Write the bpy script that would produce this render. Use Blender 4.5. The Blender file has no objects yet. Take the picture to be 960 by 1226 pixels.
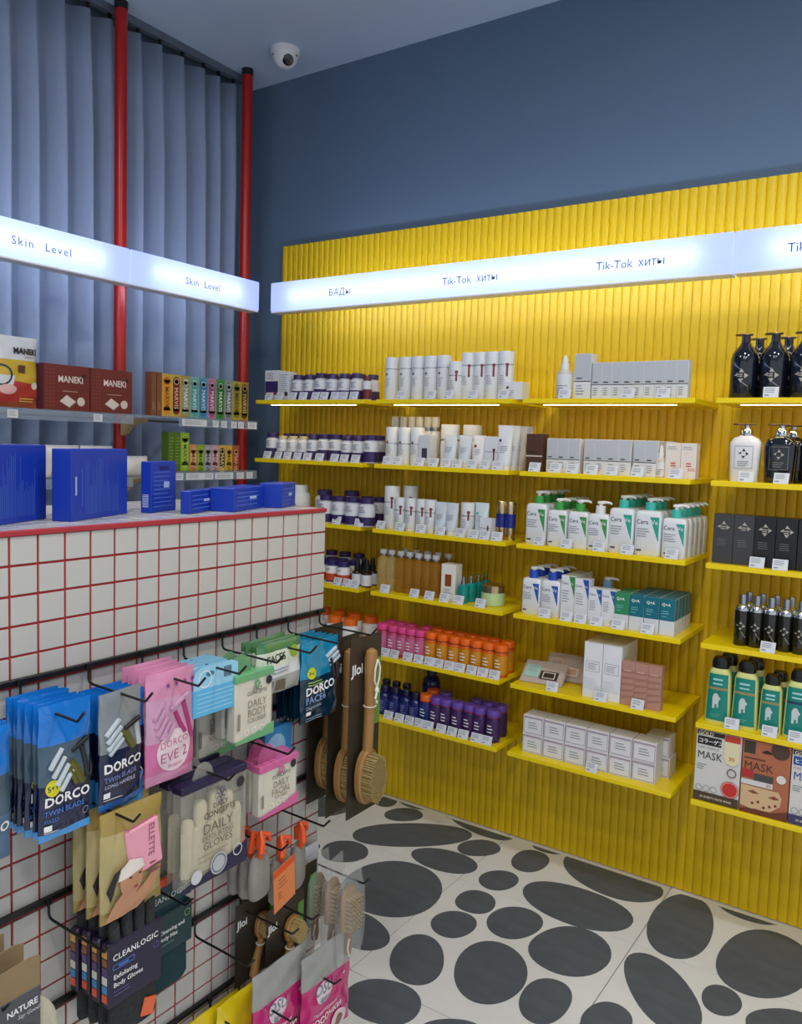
import bpy, math, random
from mathutils import Matrix, Vector
random.seed(7)
scene = bpy.context.scene
COL = scene.collection

# ------------------------------------------------------------------ camera
cam_data = bpy.data.cameras.new('camera')
cam_data.sensor_fit = 'HORIZONTAL'; cam_data.sensor_width = 36.0
cam_data.lens = 36.0 * 980.0 / 960.0
cam_data.clip_start = 0.02
cam = bpy.data.objects.new('camera', cam_data); COL.objects.link(cam)
yaw, pitch, roll = math.radians(33.998), math.radians(4.732), math.radians(1.844)
fw = Vector((-math.sin(yaw)*math.cos(pitch), math.cos(yaw)*math.cos(pitch), -math.sin(pitch)))
rt = Vector((math.cos(yaw), math.sin(yaw), 0)); up = rt.cross(fw)
r2 = rt*math.cos(roll) + up*math.sin(roll); u2 = up*math.cos(roll) - rt*math.sin(roll)
cam.matrix_world = Matrix(((r2.x, u2.x, -fw.x, 0), (r2.y, u2.y, -fw.y, 0), (r2.z, u2.z, -fw.z, 1.55), (0, 0, 0, 1)))
scene.camera = cam

# ------------------------------------------------------------------ world, lamps, exposure
world = bpy.data.worlds.new('shop_ambient'); scene.world = world; world.use_nodes = True
wb = world.node_tree.nodes['Background']
wb.inputs[0].default_value = (0.86, 0.92, 1.0, 1); wb.inputs[1].default_value = 0.74
vs = scene.view_settings
vs.view_transform = 'Standard'; vs.look = 'None'; vs.gamma = 1.0; vs.exposure = 0.0; vs.use_curve_mapping = False

CEIL = 3.206
ADDED_LAMPS = [(-0.35, 1.35), (0.75, 1.35), (-0.35, 0.0), (0.75, 0.0), (-1.75, 0.55), (-0.35, -1.3), (0.75, -1.3)]
LAMP_W = 12.0

# ------------------------------------------------------------------ helpers: materials
def lin(h):
    h = h.lstrip('#'); out = []
    for i in (0, 2, 4):
        v = int(h[i:i+2], 16)/255.0
        out.append(v/12.92 if v <= 0.04045 else ((v+0.055)/1.055)**2.4)
    return out
MATS = {}
def M(name, hexc, rough=0.5, metal=0.0, noise=0.06, nscale=30.0, bump=0.0, bscale=120.0, alpha=1.0, coat=0.0, trans=0.0, emit=0.0, spec=0.5, stretch=None, sheen=0.0):
    if name in MATS: return MATS[name]
    m = bpy.data.materials.new(name); m.use_nodes = True
    nt = m.node_tree; b = nt.nodes['Principled BSDF']
    c = lin(hexc)
    b.inputs['Base Color'].default_value = (*c, 1)
    b.inputs['Roughness'].default_value = rough
    b.inputs['Metallic'].default_value = metal
    b.inputs['Specular IOR Level'].default_value = spec
    b.inputs['Coat Weight'].default_value = coat
    b.inputs['Transmission Weight'].default_value = trans
    b.inputs['Alpha'].default_value = alpha
    b.inputs['Sheen Weight'].default_value = sheen
    if emit:
        b.inputs['Emission Color'].default_value = (*c, 1); b.inputs['Emission Strength'].default_value = emit
    if noise or bump:
        tc = nt.nodes.new('ShaderNodeTexCoord'); mp = nt.nodes.new('ShaderNodeMapping')
        nt.links.new(tc.outputs['Object'], mp.inputs['Vector'])
        if stretch: mp.inputs['Scale'].default_value = stretch
    if noise:
        nz = nt.nodes.new('ShaderNodeTexNoise'); nz.inputs['Scale'].default_value = nscale; nz.inputs['Detail'].default_value = 3
        nt.links.new(mp.outputs[0], nz.inputs['Vector'])
        cr = nt.nodes.new('ShaderNodeMix'); cr.data_type = 'RGBA'
        cr.inputs[6].default_value = (*[max(0, v*(1-noise)) for v in c], 1)
        cr.inputs[7].default_value = (*[min(1, v*(1+noise)) for v in c], 1)
        nt.links.new(nz.outputs['Fac'], cr.inputs[0]); nt.links.new(cr.outputs[2], b.inputs['Base Color'])
    if bump:
        n2 = nt.nodes.new('ShaderNodeTexNoise'); n2.inputs['Scale'].default_value = bscale; n2.inputs['Detail'].default_value = 4
        nt.links.new(mp.outputs[0], n2.inputs['Vector'])
        bp = nt.nodes.new('ShaderNodeBump'); bp.inputs['Strength'].default_value = bump; bp.inputs['Distance'].default_value = 0.002
        nt.links.new(n2.outputs['Fac'], bp.inputs['Height']); nt.links.new(bp.outputs[0], b.inputs['Normal'])
    MATS[name] = m
    return m

def translucent_panel(name, hexc, emit, weight):
    """milky acrylic: scatters the light of the tube behind it and has an even glow added"""
    m = bpy.data.materials.new(name); m.use_nodes = True; nt = m.node_tree
    nt.nodes.remove(nt.nodes['Principled BSDF']); out = nt.nodes['Material Output']
    c = (*lin(hexc), 1)
    d = nt.nodes.new('ShaderNodeBsdfDiffuse'); d.inputs[0].default_value = c
    t = nt.nodes.new('ShaderNodeBsdfTranslucent'); t.inputs[0].default_value = c
    mx = nt.nodes.new('ShaderNodeMixShader'); mx.inputs[0].default_value = weight
    e = nt.nodes.new('ShaderNodeEmission'); e.inputs[0].default_value = c; e.inputs[1].default_value = emit  # even glow added so the sign box lights the room
    ad = nt.nodes.new('ShaderNodeAddShader')
    nt.links.new(d.outputs[0], mx.inputs[1]); nt.links.new(t.outputs[0], mx.inputs[2])
    nt.links.new(mx.outputs[0], ad.inputs[0]); nt.links.new(e.outputs[0], ad.inputs[1]); nt.links.new(ad.outputs[0], out.inputs[0])
    return m

# ------------------------------------------------------------------ helpers: geometry (verts, faces)
def join(*gs):
    V, F = [], []
    for v, f in gs:
        o = len(V); V += list(v); F += [tuple(i+o for i in q) for q in f]
    return V, F
def xf(g, loc=(0,0,0), rz=0.0, rx=0.0, ry=0.0, s=1.0):
    m = Matrix.Translation(loc) @ Matrix.Rotation(rz,4,'Z') @ Matrix.Rotation(ry,4,'Y') @ Matrix.Rotation(rx,4,'X')
    return [tuple(m @ (Vector(v)*s)) for v in g[0]], g[1]
def box(w, d, h, b=0.0, c=(0,0,0)):
    """box centred in x and y, base at z = 0, offset by c; b = chamfer"""
    x, y = w/2, d/2
    if b <= 0:
        V = [(sx*x, sy*y, z) for z in (0, h) for sx, sy in ((-1,-1),(1,-1),(1,1),(-1,1))]
        F = [(3,2,1,0),(4,5,6,7),(0,1,5,4),(1,2,6,5),(2,3,7,6),(3,0,4,7)]
    else:
        b = min(b, x*.9, y*.9, h*.45)
        def ring(ix, z): return [(-x+ix+b*0, -y+ix, z), (x-ix, -y+ix, z), (x-ix, y-ix, z), (-x+ix, y-ix, z)]
        def octo(z, inset):
            X, Y = x-inset, y-inset
            return [(-X+b,-Y,z),(X-b,-Y,z),(X,-Y+b,z),(X,Y-b,z),(X-b,Y,z),(-X+b,Y,z),(-X,Y-b,z),(-X,-Y+b,z)]
        V = octo(0, b*.9) + octo(b, 0) + octo(h-b, 0) + octo(h, b*.9)
        F = [tuple(range(7,-1,-1)), tuple(range(24,32))]
        for k in range(3):
            for i in range(8):
                j = (i+1) % 8
                F.append((k*8+i, k*8+j, k*8+8+j, k*8+8+i))
    return [(vx+c[0], vy+c[1], vz+c[2]) for vx, vy, vz in V], F
def lathe(prof, n=18, c=(0,0,0), caps=True):
    V, F = [], []
    for r, z in prof:
        for i in range(n):
            a = 2*math.pi*i/n
            V.append((c[0]+r*math.cos(a), c[1]+r*math.sin(a), c[2]+z))
    for k in range(len(prof)-1):
        for i in range(n):
            j = (i+1) % n
            F.append((k*n+i, k*n+j, k*n+n+j, k*n+n+i))
    if caps:
        F.append(tuple(range(n-1,-1,-1))); F.append(tuple((len(prof)-1)*n+i for i in range(n)))
    return V, F
def sell(prof, p=4.0, n=28, c=(0,0,0)):
    """loft of superellipse sections (a, b, z)"""
    V, F = [], []
    for a, b, z in prof:
        for i in range(n):
            t = 2*math.pi*i/n; ct, st = math.cos(t), math.sin(t)
            V.append((c[0]+a*math.copysign(abs(ct)**(2/p), ct), c[1]+b*math.copysign(abs(st)**(2/p), st), c[2]+z))
    for k in range(len(prof)-1):
        for i in range(n):
            j = (i+1) % n
            F.append((k*n+i, k*n+j, k*n+n+j, k*n+n+i))
    F.append(tuple(range(n-1,-1,-1))); F.append(tuple((len(prof)-1)*n+i for i in range(n)))
    return V, F
def prism(pts, y0, y1):
    """outline in x,z pushed from y0 to y1 (y0 < y1); pts counter-clockwise seen from -y"""
    n = len(pts)
    V = [(x, y0, z) for x, z in pts] + [(x, y1, z) for x, z in pts]
    F = [tuple(range(n)), tuple(range(2*n-1, n-1, -1))]
    for i in range(n):
        j = (i+1) % n
        F.append((j, i, n+i, n+j))
    return V, F
def tube(path, r, n=8):
    V, F = [], []
    P = [Vector(p) for p in path]; m = len(P)
    prev = None
    for k in range(m):
        t = (P[min(k+1,m-1)]-P[max(k-1,0)]).normalized()
        if prev is None:
            a = Vector((0,0,1)) if abs(t.z) < .9 else Vector((1,0,0))
            u = t.cross(a).normalized()
        else:
            u = (prev - t*prev.dot(t)).normalized()
        w = t.cross(u); prev = u
        rr = r[k] if isinstance(r, (list, tuple)) else r
        for i in range(n):
            q = 2*math.pi*i/n
            V.append(tuple(P[k] + u*math.cos(q)*rr + w*math.sin(q)*rr))
    for k in range(m-1):
        for i in range(n):
            j = (i+1) % n
            F.append((k*n+i, k*n+n+i, k*n+n+j, k*n+j))
    F.append(tuple(range(n))); F.append(tuple((m-1)*n+i for i in range(n-1,-1,-1)))
    return V, F
# flat art, in x,z (y = 0), to be laid onto a face
def R(x0, z0, x1, z1, nx=1, nz=1):
    V = [(x0+(x1-x0)*i/nx, 0, z0+(z1-z0)*j/nz) for j in range(nz+1) for i in range(nx+1)]
    F = [(j*(nx+1)+i, j*(nx+1)+i+1, (j+1)*(nx+1)+i+1, (j+1)*(nx+1)+i) for j in range(nz) for i in range(nx)]
    return V, F
def PG(*pts): return [(x, 0, z) for x, z in pts], [tuple(range(len(pts)))]
def DISC(cx, cz, r, n=20, rz=None):
    rz = rz or r
    return [(cx+r*math.cos(2*math.pi*i/n), 0, cz+rz*math.sin(2*math.pi*i/n)) for i in range(n)], [tuple(range(n))]
def RING(cx, cz, r, t, n=20):
    V = [(cx+q*math.cos(2*math.pi*i/n), 0, cz+q*math.sin(2*math.pi*i/n)) for q in (r-t, r) for i in range(n)]
    return V, [(i, n+i, n+(i+1) % n, (i+1) % n)[::1] for i in range(n)]
def FRAME(x0, z0, x1, z1, t):
    return join(R(x0,z0,x1,z0+t), R(x0,z1-t,x1,z1), R(x0,z0+t,x0+t,z1-t), R(x1-t,z0+t,x1,z1-t))
def LINES(x0, z1, w, n, pitch, t, ragged=.35):
    rnd = random.Random(int((x0*1000+z1*777+w*99)*10) & 0xffff)
    return join(*[R(x0, z1-k*pitch-t, x0+w*(1-ragged*rnd.random()), z1-k*pitch) for k in range(n)])
_T = {}
def T(s, size, x=0.0, z=0.0, align='CENTER', sx=1.0, shear=0.0, bold=0.0, sp=1.0, rot=0.0):
    key = (s, align, bold, shear, sp)
    if key not in _T:
        cu = bpy.data.curves.new('lettering_source', 'FONT'); cu.body = s; cu.size = 1.0
        cu.align_x = align; cu.align_y = 'BOTTOM_BASELINE'; cu.resolution_u = 2; cu.offset = bold; cu.shear = shear; cu.space_character = sp
        o = bpy.data.objects.new('lettering_source', cu); COL.objects.link(o)
        dg = bpy.context.evaluated_depsgraph_get()
        me = bpy.data.meshes.new_from_object(o.evaluated_get(dg))
        _T[key] = ([(v.co.x, 0, v.co.y) for v in me.vertices], [tuple(p.vertices) for p in me.polygons])
        bpy.data.meshes.remove(me); bpy.data.objects.remove(o); bpy.data.curves.remove(cu)
    V, F = _T[key]
    cr, sr = math.cos(rot), math.sin(rot)
    out = []
    for a, _, b in V:
        a, b = a*size*sx, b*size
        out.append((x + a*cr - b*sr, 0, z + a*sr + b*cr))
    return out, F
def dense(g, mx=.007, mz=.018):
    """split large faces so that flat art can follow a curved surface"""
    V, F = list(g[0]), []
    st = []
    for q in g[1]:
        for k in range(1, len(q)-1): st.append((V[q[0]], V[q[k]], V[q[k+1]]))
    out = []
    while st:
        t = st.pop()
        e = max(range(3), key=lambda i: max(abs(t[i][0]-t[(i+1)%3][0])/mx, abs(t[i][2]-t[(i+1)%3][2])/mz))
        a, b, c = t[e], t[(e+1)%3], t[(e+2)%3]
        if max(abs(a[0]-b[0])/mx, abs(a[2]-b[2])/mz) > 1.0:
            m = ((a[0]+b[0])/2, 0, (a[2]+b[2])/2)
            st += [(a, m, c), (m, b, c)]
        else: out.append(t)
    V, F, ix = [], [], {}
    for t in out:
        q = []
        for p in t:
            k = (round(p[0],7), round(p[2],7))
            if k not in ix: ix[k] = len(V); V.append(p)
            q.append(ix[k])
        if len(set(q)) == 3: F.append(tuple(q))
    return V, F
def onto(g, f, off):
    """lay flat art on the front surface y = f(x, z), lifted by off"""
    V = [(x, f(x, z)-off, z) for x, _, z in g[0]]
    F = []
    for q in g[1]:
        a, b, c = V[q[0]], V[q[1]], V[q[2]]
        nrm = (b[2]-a[2])*(c[0]-a[0]) - (b[0]-a[0])*(c[2]-a[2])   # sign of the normal along y
        F.append(q if nrm < 0 else q[::-1])
    return V, F

def mesh(name, g, mat, smooth=False, ang=35):
    me = bpy.data.meshes.new(name)
    me.from_pydata([tuple(v) for v in g[0]], [], g[1]); 
    if mat: me.materials.append(mat)
    if smooth:
        me.polygons.foreach_set('use_smooth', [True]*len(me.polygons))
        me.set_sharp_from_angle(angle=math.radians(ang))
    me.update()
    return me
def P(name, g, mat, kids=(), smooth=False, label=None, loc=None, rot=None, kind=None):
    """a part of a recipe: one mesh with its sub-parts"""
    return dict(name=name, me=mesh(name, g, mat, smooth), kids=list(kids), label=label, loc=loc, rot=rot, kind=kind)
def S(name, g, mat, kids=(), label=None): return P(name, g, mat, kids, True, label)
def art(pieces, f, base=0.0004, step=0.00025):
    out = []
    even = abs(f(0,.02)-f(.011,.05))+abs(f(0,.02)-f(-.008,.01)) < 1e-7
    for k, (name, g, mat) in enumerate(pieces):
        if not even: g = dense(g)
        out.append(P(name, onto(g, f, base+k*step), mat))
    return out
flat = lambda d: (lambda x, z: -d/2)
def rnd_front(r): return lambda x, z: -math.sqrt(max(r*r-x*x, 1e-8))

def tag(o, label, cat, group=None, kind=None):
    if kind: o['kind'] = kind
    if label: o['label'] = label
    if cat: o['category'] = cat
    if group: o['group'] = group
    return o
def link(name, me, parent=None, loc=None, rot=None):
    o = bpy.data.objects.new(name, me); COL.objects.link(o)
    if parent: o.parent = parent
    if loc: o.location = loc
    if rot: o.rotation_euler = rot
    return o
def grow(parts, parent):
    for p in parts:
        o = link(p['name'], p['me'], parent, p['loc'], p['rot'])
        if p['label']: o['label'] = p['label']
        if p['kind']: o['kind'] = p['kind']
        grow(p['kids'], o)
def put(recipe, name, label, cat, loc, rz=0.0, group=None, rx=0.0, ry=0.0, s=1.0):
    """one thing: an Empty at its base with copies of the recipe's parts"""
    r = bpy.data.objects.new(name, None); r.empty_display_size = 0.02; COL.objects.link(r)
    r.location = loc; r.rotation_euler = (rx, ry, rz); r.scale = (s, s, s)
    tag(r, label, cat, group)
    grow(recipe, r)
    return r
NUM = ['zero','one','two','three','four','five','six','seven','eight','nine','ten','eleven','twelve','thirteen']
ORD = ['first','second','third','fourth','fifth','sixth','seventh','eighth','ninth','tenth','eleventh','twelfth']
def od(i, n):
    if n == 1: return 'single'
    if i == 0: return 'leftmost'
    if i == n-1: return 'rightmost'
    if n-1-i < i and n-1-i <= 3: return ORD[n-1-i] + ' from right'
    return ORD[i] + ' from left'
def row(recipe, name, fmt, cat, xs, y, z, group=None, rz=0.0, jit=0.02):
    n = len(xs)
    for i, x in enumerate(xs):
        rec = recipe[i % len(recipe)] if isinstance(recipe, tuple) else recipe
        put(rec, name, fmt.format(o=od(i, n)), cat, (x, y + random.uniform(-.002,.002), z), rz + random.uniform(-jit, jit), group if n > 1 else None)
def structure(name, g, mat, smooth=False):
    o = link(name, mesh(name, g, mat, smooth)); o['kind'] = 'structure'; return o

# ------------------------------------------------------------------ materials of the place
WALL = M('slate_blue_paint', '#5a7087', 0.75, noise=0.03, nscale=3, bump=0.05, bscale=400)
CEILM = M('lightened_slate_ceiling', '#b2c6d8', 0.8, noise=0.02, nscale=3)  # paint close to the walls', lightened in colour to stand in for light
YEL = M('yellow_lacquer', '#dfba00', 0.42, noise=0.008, nscale=6)
YELS = M('yellow_powder_coat', '#f4d600', 0.35, noise=0.02, nscale=12)
CURT = M('slate_blue_curtain_cloth', '#8594ae', 0.85, noise=0.05, nscale=60, bump=0.15, bscale=500, sheen=0.2)
RED = M('red_enamel', '#a8150f', 0.3, noise=0.02)
BLACKM = M('black_wire', '#0b0b0d', 0.4, noise=0.0)
FLOORW = M('white_floor_tile', '#e9e9e6', 0.45, noise=0.06, nscale=14, bump=0.05, bscale=200)
GROUTF = M('pale_floor_joint', '#a9a59c', 0.8)
OVAL = M('charcoal_floor_paint', '#575e67', 0.5, noise=0.3, nscale=9, bump=0.1, bscale=60, stretch=(1,2.6,1))
TILE = M('glazed_white_tile', '#c2c0bb', 0.22, noise=0.02, nscale=5, coat=0.2)
GROUT = M('red_grout', '#a5232b', 0.7, noise=0.05)
TRIMR = M('red_edge_profile', '#a8303a', 0.45)
WHITE = M('white_plastic', '#e6e6e6', 0.35, noise=0.015)
PAPER = M('white_card', '#d9dce2', 0.6, noise=0.01)
INK = M('dark_grey_ink', '#3a3d45', 0.7, noise=0)
GREYINK = M('pale_grey_ink', '#8b9099', 0.7, noise=0)
SIGNINK = M('sign_grey_ink', '#2a2f3c', 0.7, noise=0)
WINK = M('white_ink', '#f2f2f2', 0.6, noise=0)
CHROME = M('chrome', '#c9ccd2', 0.12, 1.0, noise=0)
SILVER = M('satin_silver', '#a9adb5', 0.3, 1.0, noise=0.02)
GLASS = M('clear_glass', '#cfe0e4', 0.04, alpha=0.2, noise=0)
LEDM = M('warm_led_strip', '#ffe6ae', 0.5, noise=0, emit=16.0)

# ------------------------------------------------------------------ shell
YB = 2.93; XL = -2.905
floor = structure('floor', box(6.0, 6.0, .05, 0, (0.1-.0, -.02, -.056)), GROUTF)
FP = .64
ftile = mesh('floor_tile', box(FP-.003, FP-.003, .006, .0008, (0,0,-.006)), FLOORW)
for i in range(-3, 5):
    for j in range(-4, 2):
        cx, cy = -.735 + FP/2 + FP*i - .0, 2.485 - FP/2 + FP*j
        if cx + FP/2 < XL or cy - FP/2 > YB: continue
        link('floor_tile', ftile, floor, (cx, cy, 0))
OV = [(-1.69,2.655,.239,.098,-141.2),(-1.814,2.783,.082,.061,-136.6),(-1.818,2.387,.089,.082,-144.3),(-1.529,2.289,.195,.186,93.3),(-1.481,2.562,.135,.081,-172.4),(-1.424,2.726,.085,.063,49.5),(-1.222,2.757,.12,.089,90.9),(-1.253,2.561,.079,.065,68.8),(-1.251,2.387,.077,.072,98.3),(-1.245,2.229,.085,.075,78.4),(-1.09,2.358,.103,.085,75.0),(-.965,2.577,.198,.121,-179.8),(-.937,2.839,.202,.135,164.4),(-.642,2.681,.204,.098,94.9),(-.883,2.328,.139,.12,74.9),(-1.036,2.088,.175,.125,108.0),(-1.241,2.006,.127,.084,117.3),(-1.466,2.018,.118,.082,159.8),(-1.215,1.791,.112,.093,-167.0),(-.85,2.067,.119,.078,94.1),(-.681,2.092,.083,.061,78.5),(-.596,2.305,.186,.096,127.5),(-.444,2.37,.084,.064,94.2),(-.378,2.634,.222,.141,81.0),(-.275,2.36,.106,.075,-135.9),(-1.507,2.897,.157,.068,170.3),(-1.835,2.889,.069,.032,179.4),(-1.209,2.882,.08,.041,-177.7),(-.474,2.897,.093,.056,-178.5),(-1.946,2.839,.052,.048,100.6),(-1.0,1.80,.085,.05,-142.6),
      (-.02,2.62,.15,.11,30),(.25,2.75,.12,.08,100),(-.02,2.25,.14,.1,60),(-.42,2.0,.13,.09,20),(-.72,1.75,.14,.1,140),(-.3,1.7,.13,.1,60),(.02,1.9,.11,.08,10),(-.85,1.45,.15,.1,30),(-.5,1.4,.12,.09,120),(-2.15,2.62,.14,.1,40),(-2.15,2.2,.16,.11,100),(-2.35,2.45,.1,.08,0),(-1.9,1.95,.14,.1,30),(.3,2.4,.12,.09,45),(-.15,1.35,.14,.1,80)]
def inside(o, px, py, m):
    x, y, a, b, t = o; t = math.radians(t); dx, dy = px-x, py-y
    u, v = dx*math.cos(t)+dy*math.sin(t), -dx*math.sin(t)+dy*math.cos(t)
    return (u/(a+m))**2 + (v/(b+m))**2 < 1
def rim(o, n=24):
    x, y, a, b, t = o; t = math.radians(t)
    return [(x+a*math.cos(q)*math.cos(t)-b*math.sin(q)*math.sin(t), y+a*math.cos(q)*math.sin(t)+b*math.sin(q)*math.cos(t)) for q in [k*2*math.pi/n for k in range(n)]]
OV = [list(o) for o in OV]
keep = OV[:31]
for o in OV[31:]:
    if not any(inside(e, px, py, .02) for e in keep for px, py in rim(o)) and not any(inside(o, px, py, .02) for e in keep for px, py in rim(e)): keep.append(o)
OV = keep
for _ in range(16):                       # painted ovals never touch: shrink neighbours that do
    for i in range(len(OV)):
        for j in range(len(OV)):
            if i == j or abs(OV[i][0]-OV[j][0]) > .5 or abs(OV[i][1]-OV[j][1]) > .5: continue
            x, y, a, b, t = OV[i]; t = math.radians(t)
            if any(inside(OV[j], x+a*math.cos(q)*math.cos(t)-b*math.sin(q)*math.sin(t), y+a*math.cos(q)*math.sin(t)+b*math.sin(q)*math.cos(t), .007) for q in [k*.35 for k in range(18)]):
                for o in (OV[i], OV[j]): o[2] *= .986; o[3] *= .986
for k, (x, y, a, b, t) in enumerate(OV):
    t = math.radians(t); rr = random.Random(k); ph = rr.random()*6; ex = 2.0 + rr.random()*.2
    pts = []
    for i in range(36):
        q = 2*math.pi*i/36; w = 1 + .018*math.sin(3*q+ph)
        u = a*w*math.copysign(abs(math.cos(q))**(2/ex), math.cos(q)); v = b*w*math.copysign(abs(math.sin(q))**(2/ex), math.sin(q))
        px, py = x + u*math.cos(t)-v*math.sin(t), y + u*math.sin(t)+v*math.cos(t)
        pts.append((px-x, min(py, 2.874)-y))
    n = len(pts)
    V = [(p, q, 0.0) for p, q in pts] + [(p, q, .0012) for p, q in pts]
    F = [tuple(range(n, 2*n))] + [(i, (i+1) % n, n+(i+1) % n, n+i) for i in range(n)]
    link('painted_oval', mesh('painted_oval', (V, F), OVAL), floor, (x, y, 0.0002))
structure('wall_back', box(6.2, .1, CEIL, 0, (.1, YB+.05, 0)), WALL)
structure('wall_left', box(.1, 6.0, CEIL, 0, (XL-.05, 0, 0)), WALL)
structure('ceiling', box(6.2, 6.1, .08, 0, (.1, -.05, CEIL)), CEILM)

# unseen ceiling lamps, added to light the aisles and under the shelves
LAMPM = M('added_lamp_diffuser', '#fff6e8', 0.5, noise=0, emit=4.0)
lamp_rec = [S('lamp_ring', join(lathe([(.115,-.03),(.13,-.028),(.13,0)], 28)), WHITE), P('diffuser', lathe([(.11,-.034),(.112,-.03)], 28), LAMPM)]
for k, (x, y) in enumerate(ADDED_LAMPS):
    where = ['over the aisle before the yellow shelves', 'over the aisle right of the yellow shelves', 'over the open floor beside the tiled counter', 'over the floor farthest from the curtain', 'over the passage between counter and curtain', 'behind the viewer in line with the counter end', 'behind the viewer farther from the counter'][k]
    lo = put(lamp_rec, 'added_ceiling_lamp', 'unseen added ceiling lamp ' + where, 'lamp', (x, y, CEIL), group='added ceiling lamps')
    ld = bpy.data.lights.new('added_lamp_light', 'AREA'); ld.shape = 'DISK'; ld.size = .22; ld.energy = LAMP_W; ld.color = (1.0, .97, .93)
    l = bpy.data.objects.new('added_lamp_light', ld); COL.objects.link(l); l.parent = lo; l.location = (0, 0, -.045)

# security camera
DOME = M('smoked_dome', '#101318', 0.08, coat=.5, noise=0)
put([S('camera_base', lathe([(.058,-.022),(.062,-.018),(.062,0)], 28), WHITE),
     S('camera_body', lathe([(.012,-.075),(.032,-.068),(.047,-.052),(.054,-.034),(.056,-.02)], 28), WHITE,
       [S('lens_window', xf(lathe([(.024,0),(.022,.006),(.012,.011),(.002,.012)], 22), (.016,-.034,-.056), 0, math.radians(128)), DOME)] ),
     P('screw_slot', xf(box(.012,.004,.004), (-.046,-.026,-.034), .6), INK), P('screw_slot', xf(box(.012,.004,.004), (.05,-.02,-.034), 1.0), INK)],
    'security_camera', 'white round security dome camera with dark lens on the ceiling', 'camera', (-2.49, 2.70, CEIL), math.radians(34))

# ------------------------------------------------------------------ curtain on its ceiling track
folds = [1.12,1.23,1.34,1.45,1.556,1.66,1.764,1.878,1.988,2.085,2.22,2.326,2.445,2.563,2.651,2.74]
NZ = 14
V, F = [], []
ys = []
yy = 1.02
while yy < 2.80: ys.append(yy); yy += .0075
def ridge(y):
    k = 0
    while k < len(folds)-2 and folds[k+1] < y: k += 1
    t = (y-folds[k])/(folds[k+1]-folds[k]); t = min(max(t, -.5), 1.5)
    # steep side just past each ridge, long slope towards the next
    s = t**.72 if 0 <= t <= 1 else t
    return math.cos(2*math.pi*s)
for j in range(NZ+1):
    z = .02 + (3.150-.02)*j/NZ
    amp = .043*(1 if j < NZ-1 else (.55 if j == NZ else .8))
    for y in ys:
        V.append((-2.850 + amp*ridge(y) + .004*math.sin(y*9+z*2.1), y + .004*math.sin(z*1.7+y*5), z))
n = len(ys)
for j in range(NZ):
    for i in range(n-1): F.append((j*n+i, j*n+i+1, (j+1)*n+i+1, (j+1)*n+i))
cm = mesh('curtain', (V, F), CURT, True, 70)
cur = link('curtain', cm); tag(cur, 'slate blue floor-length curtain in deep vertical folds behind the red poles', 'curtain')
sm = cur.modifiers.new('cloth_thickness', 'SOLIDIFY'); sm.thickness = .002
TRK = M('grey_track', '#5b6675', .5)
trk = bpy.data.objects.new('curtain_track', None); COL.objects.link(trk); trk.location = (-2.842, 1.9, CEIL-.03)
tag(trk, 'slim grey ceiling track above the blue curtain', 'curtain track')
grow([P('track_bar', box(.03, 1.8, .03), TRK)] + [P('glider', box(.008,.012,.022,0,(0, f-1.9+.0,-.022)), BLACKM) for f in folds if 1.02 < f < 2.79], trk)

# ------------------------------------------------------------------ red poles
for k, (x, y) in enumerate([(-2.779, 2.09), (-2.764, 2.753)]):
    put([S('pole_tube', lathe([(.0235,0),(.0235,CEIL-.03)], 24), RED), S('ceiling_collar', lathe([(.025,CEIL-.03),(.026,CEIL-.001)], 24), BLACKM),
         S('foot_plate', lathe([(.05,0),(.05,.006),(.024,.008)], 24), RED)],
        'support_pole', ['bright red floor-to-ceiling pole in the middle of the curtain', 'bright red floor-to-ceiling pole at the curtain end near the corner'][k], 'pole', (x, y, 0.0003), group='red shelf poles')

# ------------------------------------------------------------------ light box signs
ACR = translucent_panel('milky_acrylic', '#ccd7ff', 0.34, 0.75)
HALO = M('added_halo_glow', '#dfe6ff', .5, noise=0, emit=11.0)  # glow of the added strip behind each sign
TUBEM = M('light_tube', '#eef3ff', .5, noise=0, emit=5.0)
ARM = M('sign_arm_steel', '#777c84', .4, .8, noise=0)
def sign(name, label, L, texts, arms, fwd, **kw):
    """light box of length L along x, front at y = 0, depth .06, height .118"""
    H, D = .118, .06
    parts = [P('diffuser_box', box(L-.002, D, H, .003, (0, D/2, 0)), ACR),
             S('light_tube', tube([(-L/2+.10, .036, H*.5), (L/2-.10, .036, H*.5)], .009, 10), TUBEM),
             P('halo_block_plate', box(L-.004, .002, H-.004, 0, (0, D+.0015, .002)), WHITE),  # unseen plate added to keep the rear strip's light out of the box
             P('added_halo_strip', box(L-.08, .004, .05, 0, (0, D+.006, H*.5-.025)), HALO),  # hidden strip added to brighten the curtain and panel around the sign
             P('bottom_profile', box(L-.004, D*.9, .006, .001, (0, D/2, -.0065)), WHITE)]
    for s, x, size, sp in texts:
        parts.append(P('lettering', onto(T(s, size, x, .042, 'CENTER', 1.0, 0, 0.0, sp), lambda a, b: 0.0, .0008), SIGNINK))
    for x, l in arms:
        parts.append(P('mounting_arm', box(.02, l, .02, 0, (x, D+l/2, H-.05)), ARM))
    return parts
SZ = 2.090
def put_sign(label, x0, x1, texts, arms):
    L = x1-x0; c = (x0+x1)/2
    put(sign('', '', L, [(s, x-c, a, b) for s, x, a, b in texts], [(x-c, .238) for x in arms], 0), 'light_box_sign', label, 'sign', (c, 2.59, SZ), group='light box signs')
TS = .037
put_sign('long glowing light box sign with three grey captions above the yellow shelves', -2.447, -.592,
         [('БАДы', [-2.0742][0], TS, 1.1)] + [(t, x, TS, 1.0) for t, x in zip(('Tik-Tok','хиты','Tik-Tok','хиты'), [-1.5382, -1.4142, -0.9549, -0.8342])], [-2.3, -1.5, -.75])
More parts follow.
